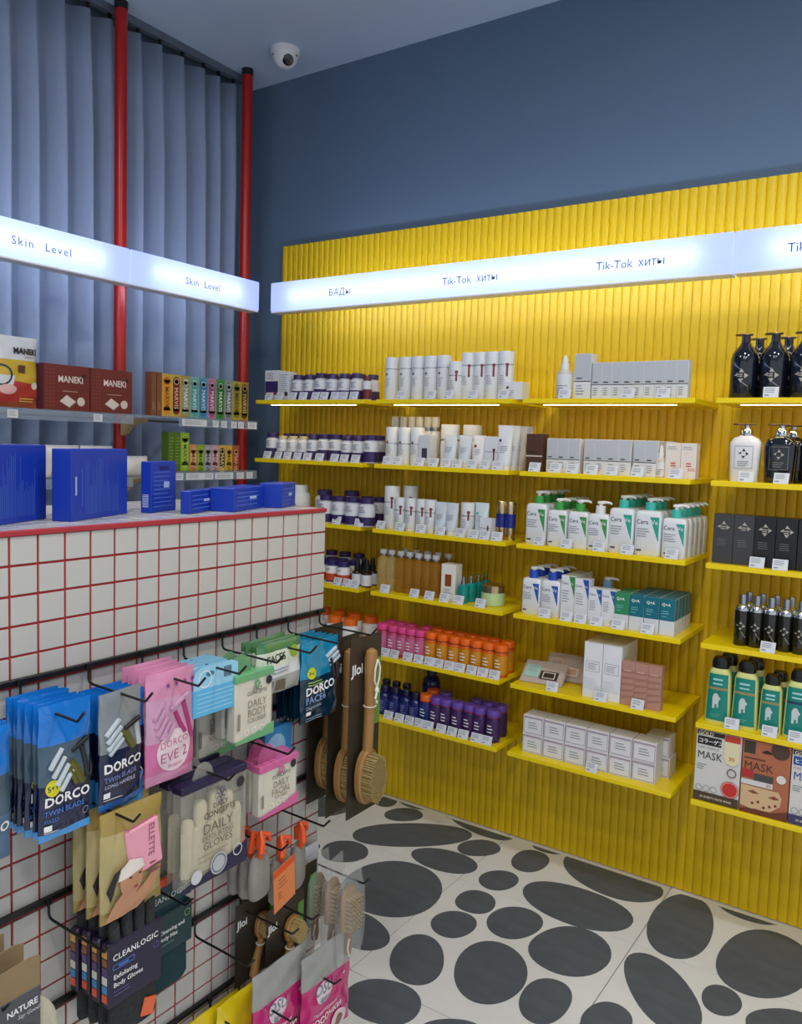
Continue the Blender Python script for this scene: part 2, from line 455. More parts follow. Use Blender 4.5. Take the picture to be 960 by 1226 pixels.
put_sign('glowing light box sign over the dark bottles at the right edge', -.589, .60, [('Tik-Tok', -.385, TS, 1.0), ('хиты', -.265, TS, 1.0)], [-.4, .4])
def put_sign_l(label, y0, y1, texts, arms):
    L = y1-y0; c = (y0+y1)/2
    put(sign('', '', L, [(s, y-c, a, b) for s, y, a, b in texts], [(y-c, .215) for y in arms], 0), 'light_box_sign', label, 'sign', (-2.475, c, SZ), math.radians(90), group='light box signs')
put_sign_l('glowing light box sign with the larger caption before the left curtain half', .75, 1.903, [(t, y, TS, 1.25) for t, y in zip(('Skin','Level'), [1.4987, 1.623])], [1.7])
put_sign_l('glowing light box sign with faint caption in front of both red poles', 1.906, 2.555, [(t, y, TS, 1.1) for t, y in zip(('Skin','Level'), [2.188, 2.2902])], [2.09, 2.5])

# ------------------------------------------------------------------ fluted yellow wall panel
PITCH = .0308; YP = 2.89
PX0, PX1 = -2.667, .72
pan = bpy.data.objects.new('fluted_wall_panel', None); COL.objects.link(pan); pan.location = (PX0, YB, 0)
tag(pan, 'tall yellow fluted panel of vertical rounded slats on the back wall', 'wall panel')
PH = 2.442
link('backing_board', mesh('backing_board', box(PX1-PX0, .026, PH, 0, ((PX1-PX0)/2, -.015, .004)), YEL), pan)
pts = []
for i in range(9):
    q = math.pi*i/8
    pts.append((-PITCH/2*math.cos(q), -.0058*math.sin(q)**.9))
V = [(x, y, 0) for x, y in pts] + [(x, y, PH) for x, y in pts]
nn = len(pts)
F = [(i, i+1, nn+i+1, nn+i) for i in range(nn-1)] + [tuple(range(nn))[::-1], tuple(range(nn, 2*nn))]
slat = mesh('slat', (V, F), YEL, True, 50)
for i in range(int((PX1-PX0)/PITCH)):
    link('slat', slat, pan, (PITCH*(i+.5), -.024-.004, .004))

# ------------------------------------------------------------------ yellow wall shelves
SH = {1: 1.72, 2: 1.47, 3: 1.217, 4: .968, 5: .716, 6: .468}
COLX = {1: (-2.522, -1.942), 2: (-1.882, -1.300), 3: (-1.256, -.676), 4: (-.615, -.035)}
SHT = .016; YF = 2.59
shelf_lab = {
 (1,1): 'yellow wall shelf with glowing strip under the topmost row of supplement bottles', (1,2): 'yellow wall shelf under the second row of supplement bottles beside the curtain',
 (1,3): 'yellow wall shelf behind the counter corner carrying purple-capped bottles', (1,4): 'yellow wall shelf behind the counter corner carrying navy-capped bottles', (1,5): 'yellow wall shelf behind the brushes carrying orange-capped white bottles',
 (2,1): 'yellow wall shelf with glowing strip under the tall white cylinders', (2,2): 'yellow wall shelf carrying mixed white tubes and clear-topped bottles', (2,3): 'yellow wall shelf carrying white tubes and two blue and gold bottles',
 (2,4): 'yellow wall shelf carrying amber glass bottles and a green jar', (2,5): 'yellow wall shelf carrying pink and orange capped bottles', (2,6): 'yellow wall shelf carrying purple and dark blue bottles, lowest of its column',
 (3,1): 'yellow wall shelf with glowing strip under the row of pale grey cartons', (3,2): 'yellow wall shelf carrying a brown box and small white cartons', (3,3): 'yellow wall shelf carrying white pump bottles with green and teal collars',
 (3,4): 'yellow wall shelf carrying blue-triangle bottles and teal cartons', (3,5): 'yellow wall shelf carrying flat pouches and pink-brown boxes', (3,6): 'yellow wall shelf carrying twelve small white boxes in two layers',
 (4,1): 'yellow wall shelf under the tall dark pump bottles at the right edge', (4,2): 'yellow wall shelf under the white and navy rounded pump bottles', (4,3): 'yellow wall shelf under the dark grey and black boxes',
 (4,4): 'yellow wall shelf under the black spray bottles', (4,5): 'yellow wall shelf under the teal shampoo bottles', (4,6): 'yellow wall shelf under the face mask boxes, lowest at the right'}
WSH = .58
board = P('shelf_board', box(WSH, YP-.002-YF, SHT, .0012, (0, (YP-.002-YF)/2, -SHT)), YELS)
ledg = P('led_strip', box(WSH-.13, .010, .004, 0, (-.0, .035, -SHT-.0045)), LEDM)
ledc = P('led_channel', box(WSH-.11, .016, .003, 0, (-.0, .035, -SHT-.0031)), YELS)
for (c, r), lab in shelf_lab.items():
    x0, x1 = COLX[c]
    put([board, ledc, ledg] if r == 1 else [board], 'wall_shelf', lab, 'shelf', ((x0+x1)/2, YF, SH[r]), group='yellow wall shelves')

# ------------------------------------------------------------------ tiled display counter
XK = -1.25; TP = .05; YE = 1.532; Y0 = -.218; TOPZ = 1.389
counter = bpy.data.objects.new('display_counter', None); COL.objects.link(counter); counter.location = (XK, YE, 0)
tag(counter, 'white tiled display counter with red grout, edge trim and black hook rails', 'counter')
DEP = .42
LEN = YE-Y0
link('counter_body', mesh('counter_body', box(DEP-.008, LEN-.004, TOPZ-.004, 0, (-DEP/2, -LEN/2, 0.002)), GROUT), counter)
tile_g = box(TP-.0044, TP-.0044, .004, .0006)
tile_f = mesh('tile', xf(tile_g, (0,0,0), 0, 0, math.radians(90)), TILE)       # thickness towards +x
rest = []
nrow = 27; ncol = 35
for k in range(ncol):
    for j in range(nrow):
        y = -(k+.5)*TP; z = TOPZ-.006-(j+.5)*TP
        if z < TP/2: continue
        if k < 17 and j < 17:
            link('tile', tile_f, counter, (-.0052, y, z))
        else:
            rest.append(xf(tile_g, (-.0052, y, z), 0, 0, math.radians(90)))
# end face towards the yellow wall
for k in range(8):
    for j in range(nrow):
        z = TOPZ-.006-(j+.5)*TP
        if z > TP/2: rest.append(xf(tile_g, (-.004-(k+.5)*TP, -.0042+.002, z), 0, math.radians(-90)))
for k in range(8):
    for j in range(nrow):
        z = TOPZ-.006-(j+.5)*TP
        if z > TP/2: rest.append(xf(tile_g, (-.004-(k+.5)*TP, -LEN+.0032, z), 0, math.radians(90)))
ro = link('tiles', mesh('tiles', join(*rest), TILE), counter); ro['kind'] = 'stuff'
tops = []
for k in range(ncol):
    for j in range(8):
        tops.append(xf(box(TP-.0036, TP-.0036, .004, .0006), (-.010-(j+.5)*TP, -(k+.5)*TP, TOPZ-.003)))
to = link('top_tiles', mesh('top_tiles', join(*tops), TILE), counter); to['kind'] = 'stuff'
link('edge_trim', mesh('edge_trim', box(.012, LEN, .009, .001, (-.004, -LEN/2, TOPZ-.0075)), TRIMR), counter)
link('edge_trim', mesh('edge_trim', box(DEP, .006, .009, .001, (-DEP/2, -.001, TOPZ-.0075)), TRIMR), counter)
RAILZ = [1.143, .945, .747, .548, .354]
for z in RAILZ:
    link('hook_rail', mesh('hook_rail', box(.009, LEN-.01, .0095, .001, (.0055, -LEN/2, z-.0048)), BLACKM), counter)

# hooks: drop from the rail, run out over the aisle, turn up at the tip
def hook_rec(l=.165, drop=.03):
    return [S('hook_wire', tube([(.0125,0,.003),(.0125,0,-drop+.008),(.016,0,-drop+.002),(.024,0,-drop),(l*.6,0,-drop-.001),(l,0,-drop-.002),(l+.003,0,-drop),(l+.018,0,-drop+.016)], .0023, 8), BLACKM),
            P('rail_clip', box(.005,.010,.013,.001,(.0125,0,-.0065)), BLACKM)]
HOOK = hook_rec()
def hook(r, y, what):
    put(HOOK, 'peg_hook', 'black wire hook ' + what, 'hook', (XK, y, RAILZ[r-1]), group='counter hooks')
hook(1, .60, 'at the left image edge above the kraft pack, top rail')
hook(1, .741, 'holding the bright blue razor packs')
hook(1, .868, 'holding the grey and navy long razor pack')
hook(1, .983, 'holding the pink razor packs')
hook(1, 1.083, 'holding the light blue tab boxes')
hook(1, 1.186, 'holding the cream and green scrubber box')
hook(1, 1.287, 'holding the green and white face pack')
hook(1, 1.389, 'holding the teal razor packs')
hook(1, 1.50, 'holding the long bath brushes')
hook(2, .845, 'holding the pink towel pouches')
hook(2, 1.06, 'holding the glove pouches with purple top')
hook(2, 1.225, 'holding the pink and cream scrubber box')
hook(3, .62, 'holding the kraft and grey card pack')
hook(3, .79, 'holding the charcoal glove cards')
hook(3, .96, 'holding the dark green bath mitt')
hook(3, 1.21, 'holding the pumice stones with orange straps')
hook(3, 1.345, 'left bare right of the orange strap pumice')
hook(4, 1.12, 'left bare below the glove pouches')
hook(4, 1.25, 'holding the rear face brush card')
hook(4, 1.315, 'holding the front face brush card')
hook(4, 1.50, 'holding the bagged nail brushes')
hook(5, 1.165, 'holding the yellow pack')
hook(5, 1.25, 'holding the left magenta sock pack')
hook(5, 1.40, 'holding the right magenta sock pack')

# ------------------------------------------------------------------ glass shelves before the curtain
PLY = M('pale_plywood', '#c6a873', .6, noise=.15, nscale=20, stretch=(1,8,1))
ACRL = M('clear_acrylic_rail', '#aebfd0', .1, alpha=.28, noise=0)
def glass_shelf(label, y0, y1, z, rail, tagys):
    L = y1-y0; c = (y0+y1)/2
    parts = [P('glass_pane', box(.27, L, .008, .001, (-.135, 0, -.008)), GLASS),
             P('price_rail', xf(box(.003, rail[1]-rail[0], .032, .0005), (.004, (rail[0]+rail[1])/2-c, -.036)), ACRL),
             S('back_rail', tube([(-.268, -L/2, -.014), (-.268, L/2 if y1 < 2.2 else 2.735-c, -.014)], .005, 8), ARM)]
    if y1 < 2.2:
        prof = [(-.272,-.009),(-.272,-.075),(-.258,-.078),(-.235,-.068),(-.21,-.045),(-.175,-.03),(-.125,-.024),(-.12,-.009)]
        parts.append(P('wooden_bracket', prism([(p, q) for p, q in prof], L/2-.012, L/2), PLY))
    put(parts, 'glass_shelf', label, 'shelf', (-2.478, c, z), group='glass shelves before the curtain')
    for i, (ty, w) in enumerate(tagys):
        put([P('card', box(.0015, w, .026, 0, (0,0,-.013)), PAPER, [P('fine_print', xf(onto(LINES(-w*.4, .008, w*.8, 3, .006, .002), lambda a, b: 0, .0002), (.0009,0,0), math.radians(90)), GREYINK)])],
            'price_card', label_tag(label, i, len(tagys)), 'price card', (-2.4712, ty, z-.020), group='cards on glass shelf rails')
def label_tag(l, i, n):
    return 'white price card in the rail, ' + od(i, n) + ', under the ' + l.split(' carrying ')[-1].replace('clear glass shelf hidden behind the upright ', 'pane behind the ')
glass_shelf('clear glass shelf carrying maroon boxes', 1.02, 2.085, 1.627, (1.02,1.92), [(1.46,.035),(1.77,.035)])
glass_shelf('clear glass shelf carrying tall toothpaste cartons', 2.093, 2.56, 1.627, (2.13,2.555), [(2.205,.125),(2.315,.03),(2.36,.03),(2.415,.03),(2.455,.03),(2.52,.05)])
glass_shelf('clear glass shelf hidden behind the upright blue boxes', 1.02, 2.085, 1.400, (1.02,1.92), [(1.70,.035)])
glass_shelf('clear glass shelf carrying short toothpaste cartons', 2.093, 2.56, 1.418, (2.1,2.555), [(2.125,.05),(2.21,.09),(2.28,.05),(2.365,.10),(2.455,.04),(2.51,.035)])

# ------------------------------------------------------------------ price cards on the yellow shelves
def tag_rec(w=.042, h=.033):
    t = math.radians(-18)
    return [P('card', xf(box(w, .0012, h, 0), (0,0,0), 0, t), PAPER,
              [P('fine_print', xf(onto(join(LINES(-w*.4, h*.85, w*.75, 3, h*.16, h*.06), R(-w*.4, h*.15, -w*.12, h*.27)), lambda a, b: 0, .0009), (0,0,0), 0, t), GREYINK)]),
            P('card_foot', box(w*.9, .016, .0012, 0, (0, .008, 0)), GLASS)]
TAG = tag_rec()
def tags(xs, z, what):
    n = len(xs)
    for i, x in enumerate(xs):
        put(TAG, 'price_card', 'small white price card, %s, before the %s' % (od(i, n), what), 'price card', (x, 2.5945, z+.0004), random.uniform(-.08,.08), group='price cards before the ' + what)

# ------------------------------------------------------------------ products on the yellow shelves
def C(hexc, rough=.4, **k): return M('print_'+hexc.lstrip('#'), hexc, rough, noise=k.pop('noise', .01), **k)
PURD = C('#35245c'); NAVY = C('#1b1f4e'); PURC = C('#4d3190'); CLEARC = M('clear_cap', '#e6e4da', .15, alpha=.75, noise=0)
def bottle(r, h, cap, caph=.02, capr=.82, body=WHITE, bands=(), neck=.72, lines=None, ribs=True):
    bh = h-caph
    sh = min(.016, bh*.2)
    parts = [S('bottle_body', lathe([(r*.92,0),(r,.003),(r,bh-sh),(r*.96,bh-sh*.55),(r*neck,bh-.003),(r*neck,bh+.002)], 18), body)]
    parts.append(S('cap', lathe([(r*capr,bh),(r*capr,h-.002),(r*capr*.94,h)], 18), cap))
    kids = []
    for z0, z1, m in bands:
        parts.append(S('label_band', lathe([(r+.0006,z0*bh),(r+.0006,z1*bh)], 18, (0,0,0), False), m))
    if lines:
        parts += art([('fine_print', LINES(-r*.5, bh*lines[0], r*1.0, lines[2], bh*.07, bh*.03), lines[1])], rnd_front(r+.0008))
    return parts
def carton(w, d, h, mat, pieces=(), side=None, b=.0008):
    parts = [P('carton', box(w, d, h, b), mat)]
    return parts + art(list(pieces), flat(d))
def tube_rec(w, h, mat, capm, pieces=(), caph=.016):
    """cosmetic tube standing on its cap"""
    a = w/2
    g = sell([(a*.86,a*.86,caph),(a*.9,a*.84,caph+.003),(a*.94,a*.66,h*.4),(a*.97,a*.36,h*.72),(a,.0035,h*.94),(a,.0012,h)], 2.2, 24)
    parts = [S('tube_body', g, mat), S('cap', lathe([(a*.78,0),(a*.8,.002),(a*.8,caph+.001)], 18), capm),
             P('crimp', box(w*1.0, .003, .009, 0, (0,0,h-.008)), mat)]
    return parts + art(list(pieces), lambda x, z: -(a*.66 + (a*.36-a*.66)*(z-h*.4)/(h*.32))*max(0.05, 1-(x/a)**2)**.5 - .001)

# --- column beside the curtain: supplements
SUPW = C('#d9dbe2', .35)
supA = bottle(.0275, .108, PURD, .020, .82, SUPW, [(.05,.45,PURD)], lines=(.82, GREYINK, 4))
supB = bottle(.0275, .100, C('#c9b98a'), .016, .7, SUPW, [(.05,.40,PURD)], lines=(.82, GREYINK, 4))
supC = bottle(.031, .112, PURD, .020, .82, SUPW, [(.05,.5,PURD)], lines=(.85, GREYINK, 4))
supBig = bottle(.040, .130, PURD, .022, .8, SUPW, [(.05,.42,PURD)], lines=(.82, GREYINK, 4))
supS = bottle(.018, .096, C('#5b1f2e'), .018, .85, SUPW, [(.05,.55,C('#6b2333'))])
z1 = SH[1]
put(carton(.078,.05,.129,PAPER,[('label_panel',R(-.037,.03,.037,.083),PURD),('label_stripe',R(-.037,.024,.037,.036),C('#8c2f5c')),('fine_print',LINES(-.03,.118,.05,4,.008,.003),GREYINK)]),
    'supplement_box', 'white box with purple middle panel at the curtain end of the top shelf', 'box', (-2.472,2.66,z1))
put(carton(.055,.05,.122,PAPER,[('fine_print',LINES(-.022,.11,.042,9,.009,.003),GREYINK),('label_mark',DISC(.012,.028,.010),INK)]),
    'supplement_box', 'narrow white box with black dot beside the purple-panel box', 'box', (-2.400,2.66,z1))
row((supA,supA,supC,supA), 'supplement_bottle', 'white bottle with dark cap and purple band, {o} on the topmost shelf', 'bottle', [-2.335+i*.0625 for i in range(6)], 2.655, z1, 'supplement bottles on the topmost shelf')
put(supS, 'supplement_bottle', 'slim bottle with dark red label ending the topmost supplement row', 'bottle', (-1.968,2.65,z1))
row((supC,supC,supA), 'supplement_bottle', 'white supplement bottle in the back of the topmost shelf, {o}', 'bottle', [-2.34+i*.068 for i in range(6)], 2.73, z1, 'back row on the topmost supplement shelf')
tags([-2.453, -2.3907, -2.3179, -2.2605, -2.1952, -2.1488, -2.0923, -2.0475, -1.9971], z1, 'topmost supplement bottles')
z2 = SH[2]
row((supC,supB,supB,supB,supA,supC,supC,supA,supA,supC,supB), 'supplement_bottle', 'white purple-banded bottle, {o} in the second supplement row', 'bottle',
    [-2.475,-2.415,-2.358,-2.30,-2.244,-2.185,-2.124,-2.064,-2.005,-1.943], 2.655, z2, 'supplement bottles in the second row')
row((supC,supC), 'supplement_bottle', 'taller bottle peeking from behind the second supplement row, {o}', 'bottle', [-2.46,-2.39,-2.32,-2.25,-2.18,-2.11,-2.04,-1.97], 2.74, z2, 'back row on the second supplement shelf')
tags([-2.4564, -2.3936, -2.3413, -2.2854, -2.2304, -2.1653, -2.0864, -2.037, -1.9801], z2, 'second row of supplements')
z3 = SH[3]
put(bottle(.046,.145,WHITE,.028,.74,WHITE,[(.25,.6,C('#dfe3e6'))],lines=(.55,INK,3)), 'supplement_jar', 'big all-white jar on the shelf just past the counter corner', 'jar', (-2.335,2.68,z3))
put(supBig, 'supplement_bottle', 'large purple-capped bottle right of the all-white jar', 'bottle', (-2.215,2.70,z3))
row((bottle(.034,.113,PURD,.02,.82,SUPW,[(.05,.42,PURD)],lines=(.85,GREYINK,4)),), 'supplement_bottle', 'purple-capped white bottle in front at the counter corner shelf, {o}', 'bottle', [-2.150,-2.080,-2.010,-1.9405], 2.635, z3, 'purple-capped bottles past the counter corner', jit=.05)
row((supBig,supC,supC), 'supplement_bottle', 'purple-capped bottle in the rear of the counter corner shelf, {o}', 'bottle', [-2.11,-2.03,-1.965], 2.755, z3, 'rear purple-capped bottles past the counter corner')
tags([-2.0672, -1.9525], z3, 'purple-capped bottles at the counter corner')
z4 = SH[4]
REDL = C('#c4492c')
sup4 = bottle(.028,.094,C('#2a2160'),.020,.86,WHITE,[(.08,.56,REDL),(.02,.16,WHITE)],lines=(.85,GREYINK,2))
row((sup4,), 'supplement_bottle', 'navy-capped bottle with red label in the front row, {o}', 'bottle', [-2.235,-2.175,-2.115,-2.055], 2.64, z4, 'front navy-capped red-label bottles')
row((sup4,), 'supplement_bottle', 'navy-capped bottle with red label in the second row, {o}', 'bottle', [-2.235,-2.17,-2.11,-2.05], 2.705, z4, 'second row of navy-capped bottles')
row((supC,), 'supplement_bottle', 'dark-capped bottle at the back behind the red-label bottles, {o}', 'bottle', [-2.23,-2.155,-2.08], 2.775, z4, 'back row behind the red-label bottles')
drop = [S('bottle_body', lathe([(.021,0),(.022,.002),(.022,.052),(.02,.058),(.011,.064),(.011,.07)], 18), M('amber_dark','#2c1a12',.12)), S('label_band', lathe([(.0226,.006),(.0226,.05)],18,(0,0,0),False), PAPER),
        S('dropper_collar', lathe([(.013,.066),(.013,.084)],16), BLACKM), S('dropper_bulb', lathe([(.009,.084),(.010,.1),(.006,.112),(.002,.114)],16), BLACKM)]
row((drop,), 'dropper_bottle', 'small dropper bottle with white label and black bulb, {o}', 'bottle', [-1.998,-1.95], 2.655, z4, 'black-bulb dropper bottles', jit=.3)
row((drop,), 'dropper_bottle', 'small black-bulb dropper bottle standing behind, {o}', 'bottle', [-2.005,-1.958], 2.71, z4, 'rear black-bulb dropper bottles')
tags([-2.0548, -2.0073, -1.9649], z4, 'navy-capped red-label bottles')
z5 = SH[5]
ORC = C('#ea6a1c'); sup5 = bottle(.037,.112,ORC,.026,.8,WHITE,[(.1,.55,C('#e9ddd0'))])
row((sup5,), 'supplement_bottle', 'white bottle with bright orange cap, front row, {o}', 'bottle', [-2.20,-2.10,-2.02], 2.65, z5, 'front orange-capped white bottles')
row((sup5,), 'supplement_bottle', 'white bottle with bright orange cap, back row, {o}', 'bottle', [-2.24,-2.155,-2.07,-1.985], 2.745, z5, 'rear orange-capped white bottles')

# --- second column
CYL = C('#dfe2e6', .3); SILR = SILVER
def cyl(r, h, dot, ringz=.72):
    p = [S('cylinder_body', lathe([(r*.96,0),(r,.003),(r,h-.004),(r*.97,h)], 20), CYL), S('silver_ring', lathe([(r+.0004,h*ringz),(r+.0004,h*ringz+.003)],20,(0,0,0),False), SILR)]
    pc = [('fine_print', LINES(-r*.45, h*.5, r*.9, 5, .007, .0016), GREYINK)]
    pc.append(('brand_mark', DISC(-r*.25, h*.6, .0045), INK) if dot == 0 else ('red_drop', join(DISC(r*.55,h*.72,.0055), R(r*.55-.003,h*.48,r*.55+.003,h*.72,1,2)), C('#7a2a35')))
    return p + art(pc, rnd_front(r+.0006), .0005)
z1 = SH[1]
cA, cB = cyl(.0275,.166,0), cyl(.0285,.172,1)
row((cA,), 'serum_cylinder', 'tall white cylinder with small black mark, {o} of five', 'bottle', [-1.8591, -1.7939, -1.7359, -1.6771, -1.6196], 2.665, z1, 'white cylinders with black mark')
put(cyl(.027,.140,1,.62), 'serum_cylinder', 'shorter white cylinder standing between the two groups of tall ones', 'bottle', ([-1.5576][0],2.645,z1))
row((cB,), 'serum_cylinder', 'tall white cylinder with red drop mark, {o} of four', 'bottle', [-1.5151, -1.4643, -1.4145, -1.3605], 2.665, z1, 'white cylinders with red drop')
put(carton(.075,.06,.062,CYL,[('brand_mark',DISC(-.018,.042,.005),INK),('fine_print',LINES(-.03,.032,.04,3,.007,.002),GREYINK)]), 'cream_carton', 'low pale carton at the right end below the tall cylinders', 'box', (-1.318,2.66,z1))
tags([-1.767, -1.6356, -1.5597, -1.4583, -1.3343], z1, 'tall white cylinders')
z2 = SH[2]
cC = cyl(.0265,.146,0,.55)
row((cC,), 'lotion_bottle', 'white lotion bottle on the mixed tube shelf, {o}', 'bottle', [-1.8441, -1.7847, -1.7264], 2.66, z2, 'white lotion bottles on the mixed shelf')
clr = [S('bottle_body', lathe([(.02,0),(.021,.003),(.021,.125),(.017,.135)],18), CYL), S('silver_ring', lathe([(.0175,.133),(.0175,.15)],18), SILR), S('clear_cap', lathe([(.0165,.15),(.0165,.186),(.015,.19)],18), CLEARC)]
row((clr,), 'mist_bottle', 'tall mist bottle with silver neck and clear cap, {o}', 'bottle', [-1.8865, -1.8438, -1.8037, -1.7661, -1.727, -1.6923], 2.735, z2, 'clear-capped mist bottles')
put(carton(.052,.045,.118,C('#cfd3da'),[('label_panel',R(-.012,.03,.012,.068),C('#3b3f48'))]), 'cream_carton', 'pale grey carton with dark square on the mixed tube shelf', 'box', ([-1.6743][0],2.65,z2))
put(bottle(.037,.160,CYL,.055,.98,CYL), 'lotion_bottle', 'wide white rounded bottle behind the small tubes', 'bottle', (-1.605,2.70,z2))
put(bottle(.037,.160,CYL,.055,.98,CYL), 'lotion_bottle', 'wide white rounded bottle second from left behind the tubes', 'bottle', (-1.52,2.72,z2))
tubeA = tube_rec(.054,.120,C('#cdd6df',.25),WHITE,[('fine_print',LINES(-.014,.075,.028,4,.006,.0018),GREYINK)])
tubeB = tube_rec(.054,.120,C('#e3e4e8',.25),WHITE,[('brand_mark',DISC(-.010,.082,.0055),C('#8a2940')),('fine_print',LINES(-.010,.07,.024,4,.006,.0018),GREYINK)])
row((tubeA,), 'cream_tube', 'small pale tube standing on its cap, mixed shelf, {o}', 'tube', [-1.5669, -1.5059], 2.642, z2, 'small pale tubes on the mixed shelf')
put(tubeB, 'cream_tube', 'small white tube with dark red dot on the mixed shelf', 'tube', ([-1.4463][0],2.642,z2))
put(carton(.056,.045,.118,PAPER,[('red_drop',join(DISC(.012,.07,.0055),R(.009,.03,.015,.07)),C('#7a2a35')),('carton_seam',R(-.027,.062,.027,.0635),INK)]), 'cream_carton', 'white carton with red drop mark on the mixed tube shelf', 'box', ([-1.3906][0],2.65,z2))
tubeT = tube_rec(.058,.158,C('#dce0e6',.25),WHITE,[('brand_mark',DISC(-.014,.105,.0055),INK),('fine_print',LINES(-.012,.085,.03,4,.007,.002),GREYINK)])
put(tubeT, 'cream_tube', 'tall white tube at the front right end of the mixed shelf', 'tube', (-1.338,2.635,z2))
for k in range(3):
    put(tubeT, 'cream_tube', 'tall white tube, %s behind the front one at the right end' % ['next','second','third'][k], 'tube', (-1.332+.004*k,2.68+.045*k,z2), group='tall tubes lined up in depth')
tags([-1.8237, -1.7766, -1.6773, -1.6142, -1.5598, -1.5134, -1.4505, -1.3993, -1.3456], z2, 'mixed white tubes')
z3 = SH[3]
put(cyl(.031,.168,1,.62), 'serum_cylinder', 'tallest white cylinder at the left of the blue and gold bottle shelf', 'bottle', (-1.838,2.66,z3))
put(cyl(.030,.170,1,.62), 'serum_cylinder', 'tall white cylinder just behind the tallest one', 'bottle', (-1.79,2.72,z3))
row((cyl(.0235,.126,1,.6),), 'serum_cylinder', 'small white cylinder with red drop below the mixed shelf, {o}', 'bottle', [-1.7871, -1.7361, -1.686, -1.6481], 2.645, z3, 'small white cylinders with red drop')
row((tubeA,), 'cream_tube', 'pale tube between the small cylinders and the blue bottles, {o}', 'tube', [-1.5965, -1.5488], 2.64, z3, 'pale tubes on the blue bottle shelf')
put(cyl(.027,.126,1,.6), 'serum_cylinder', 'small white cylinder standing alone among the pale tubes', 'bottle', ([-1.487][0],2.65,z3))
put(tube_rec(.056,.128,C('#cfe0e2',.25),WHITE,[('brand_mark',DISC(-.014,.09,.005),C('#3fb0a0')),('fine_print',LINES(-.012,.08,.026,4,.006,.0018),GREYINK)]), 'cream_tube', 'pale tube with teal dot left of the blue and gold bottles', 'tube', ([-1.428][0],2.65,z3))
put(carton(.046,.04,.076,PAPER,[('carton_seam',R(-.022,.04,.022,.0415),INK),('red_drop',R(.008,.02,.014,.05),C('#7a2a35'))]), 'cream_carton', 'small low white carton left of the blue and gold bottles', 'box', ([-1.3933][0],2.632,z3))
BLUEG = C('#1a2a7c', .2); GOLD = M('pale_gold', '#cdb68c', .22, 1.0, noise=0)
bg = [S('bottle_base', lathe([(.019,0),(.02,.003),(.02,.045)],18), GOLD), S('bottle_body', lathe([(.0205,.045),(.0205,.095)],18), BLUEG), S('cap', lathe([(.019,.095),(.019,.138),(.018,.14)],18), GOLD)]
row((bg,), 'serum_bottle', 'slim bottle in royal blue with gold cap, {o}', 'bottle', [-1.3536, -1.3182], 2.66, z3, 'blue and gold bottles')
tags([-1.8461, -1.7551, -1.6595, -1.5743, -1.4881, -1.4322, -1.3876, -1.337], z3, 'tubes beside the blue-gold bottles')
z4 = SH[4]
AMB = M('amber_oil_glass', '#b98028', .06, alpha=.42, noise=.1, nscale=25)
CLG = M('clear_bottle_glass', '#dcc080', .05, alpha=.32, noise=0)
amb = [S('bottle_body', lathe([(.023,0),(.025,.004),(.025,.118),(.021,.128),(.012,.135),(.012,.140)],18), AMB), S('neck_ring', lathe([(.013,.138),(.013,.146)],16), SILVER), S('clear_cap', lathe([(.015,.146),(.015,.160),(.013,.163)],16), M('crystal_cap','#dfe3ea',.1,alpha=.75,noise=0))]
clb = [S('bottle_body', amb[0]['me'] and lathe([(.023,0),(.025,.004),(.025,.118),(.021,.128),(.012,.135),(.012,.140)],18), CLG)] + amb[1:]
row((clb,clb,amb,amb,amb,amb,amb), 'oil_bottle', 'amber glass oil bottle with crystal cap, front row, {o}', 'bottle', [-1.8713, -1.8304, -1.7862, -1.7446, -1.7016, -1.6631, -1.6251], 2.66, z4, 'front amber oil bottles')
row((amb,), 'oil_bottle', 'amber glass oil bottle with crystal cap, back row, {o}', 'bottle', [-1.818, -1.7654, -1.7137, -1.6649, -1.6168], 2.74, z4, 'rear amber oil bottles')
put(carton(.062,.05,.138,C('#ece8e0'),[('label_panel',R(-.014,.055,.014,.1),C('#8a4a20')),('fine_print',LINES(-.02,.045,.04,3,.007,.002),GREYINK)]), 'oil_carton', 'white carton with brown square right of the amber bottles', 'box', ([-1.5542][0]+.004,2.655,z4))
TEAL = M('teal_bottle_glass', '#0f8f8c', .12, noise=.02); 
spr = [S('bottle_body', lathe([(.019,0),(.02,.003),(.02,.062),(.012,.070)],18), TEAL), S('sprayer', lathe([(.009,.069),(.009,.084),(.007,.086),(.007,.098),(.005,.1)],16), SILVER)]
for k, (x, y) in enumerate([(-1.487,2.635),(-1.481,2.682),(-1.475,2.729),(-1.469,2.776)]):
    put(spr, 'spray_bottle', 'small teal spray bottle, %s' % ['nearest to the shelf edge','second from the shelf edge','third from the shelf edge','closest to the wall'][k], 'bottle', (x,y,z4), group='teal spray bottles')
put([S('jar_body', lathe([(.040,0),(.044,.004),(.044,.046),(.043,.05)],24), M('pale_green_glass','#bcd39a',.15)), S('lid', lathe([(.0445,.05),(.0445,.074),(.042,.077)],24), GOLD)], 'cream_jar', 'pale green cream jar with wide gold lid', 'jar', (-1.385,2.68,z4))
tags([-1.8168, -1.6798, -1.6119, -1.5456, -1.4844, -1.3934], z4, 'amber oil bottles and green jar')
z5 = SH[5]
def gummy(cap, body, lab, h=.118):
    r = .0265
    return [S('bottle_body', lathe([(r*.94,0),(r,.003),(r,h*.72),(r*.93,h*.77),(r*.9,h*.78)],18), body), S('neck_ring', lathe([(r*.98,h*.775),(r*.98,h*.80)],18), C('#8a1c20')), S('cap', lathe([(r*.94,h*.80),(r*.96,h*.82),(r*.96,h-.003),(r*.9,h)],18), cap),
            S('label_band', lathe([(r+.0006,h*.1),(r+.0006,h*.68)],18,(0,0,0),False), lab)] + art([('fine_print', LINES(-r*.5,h*.55,r,3,h*.1,h*.035), WINK)], rnd_front(r+.001))
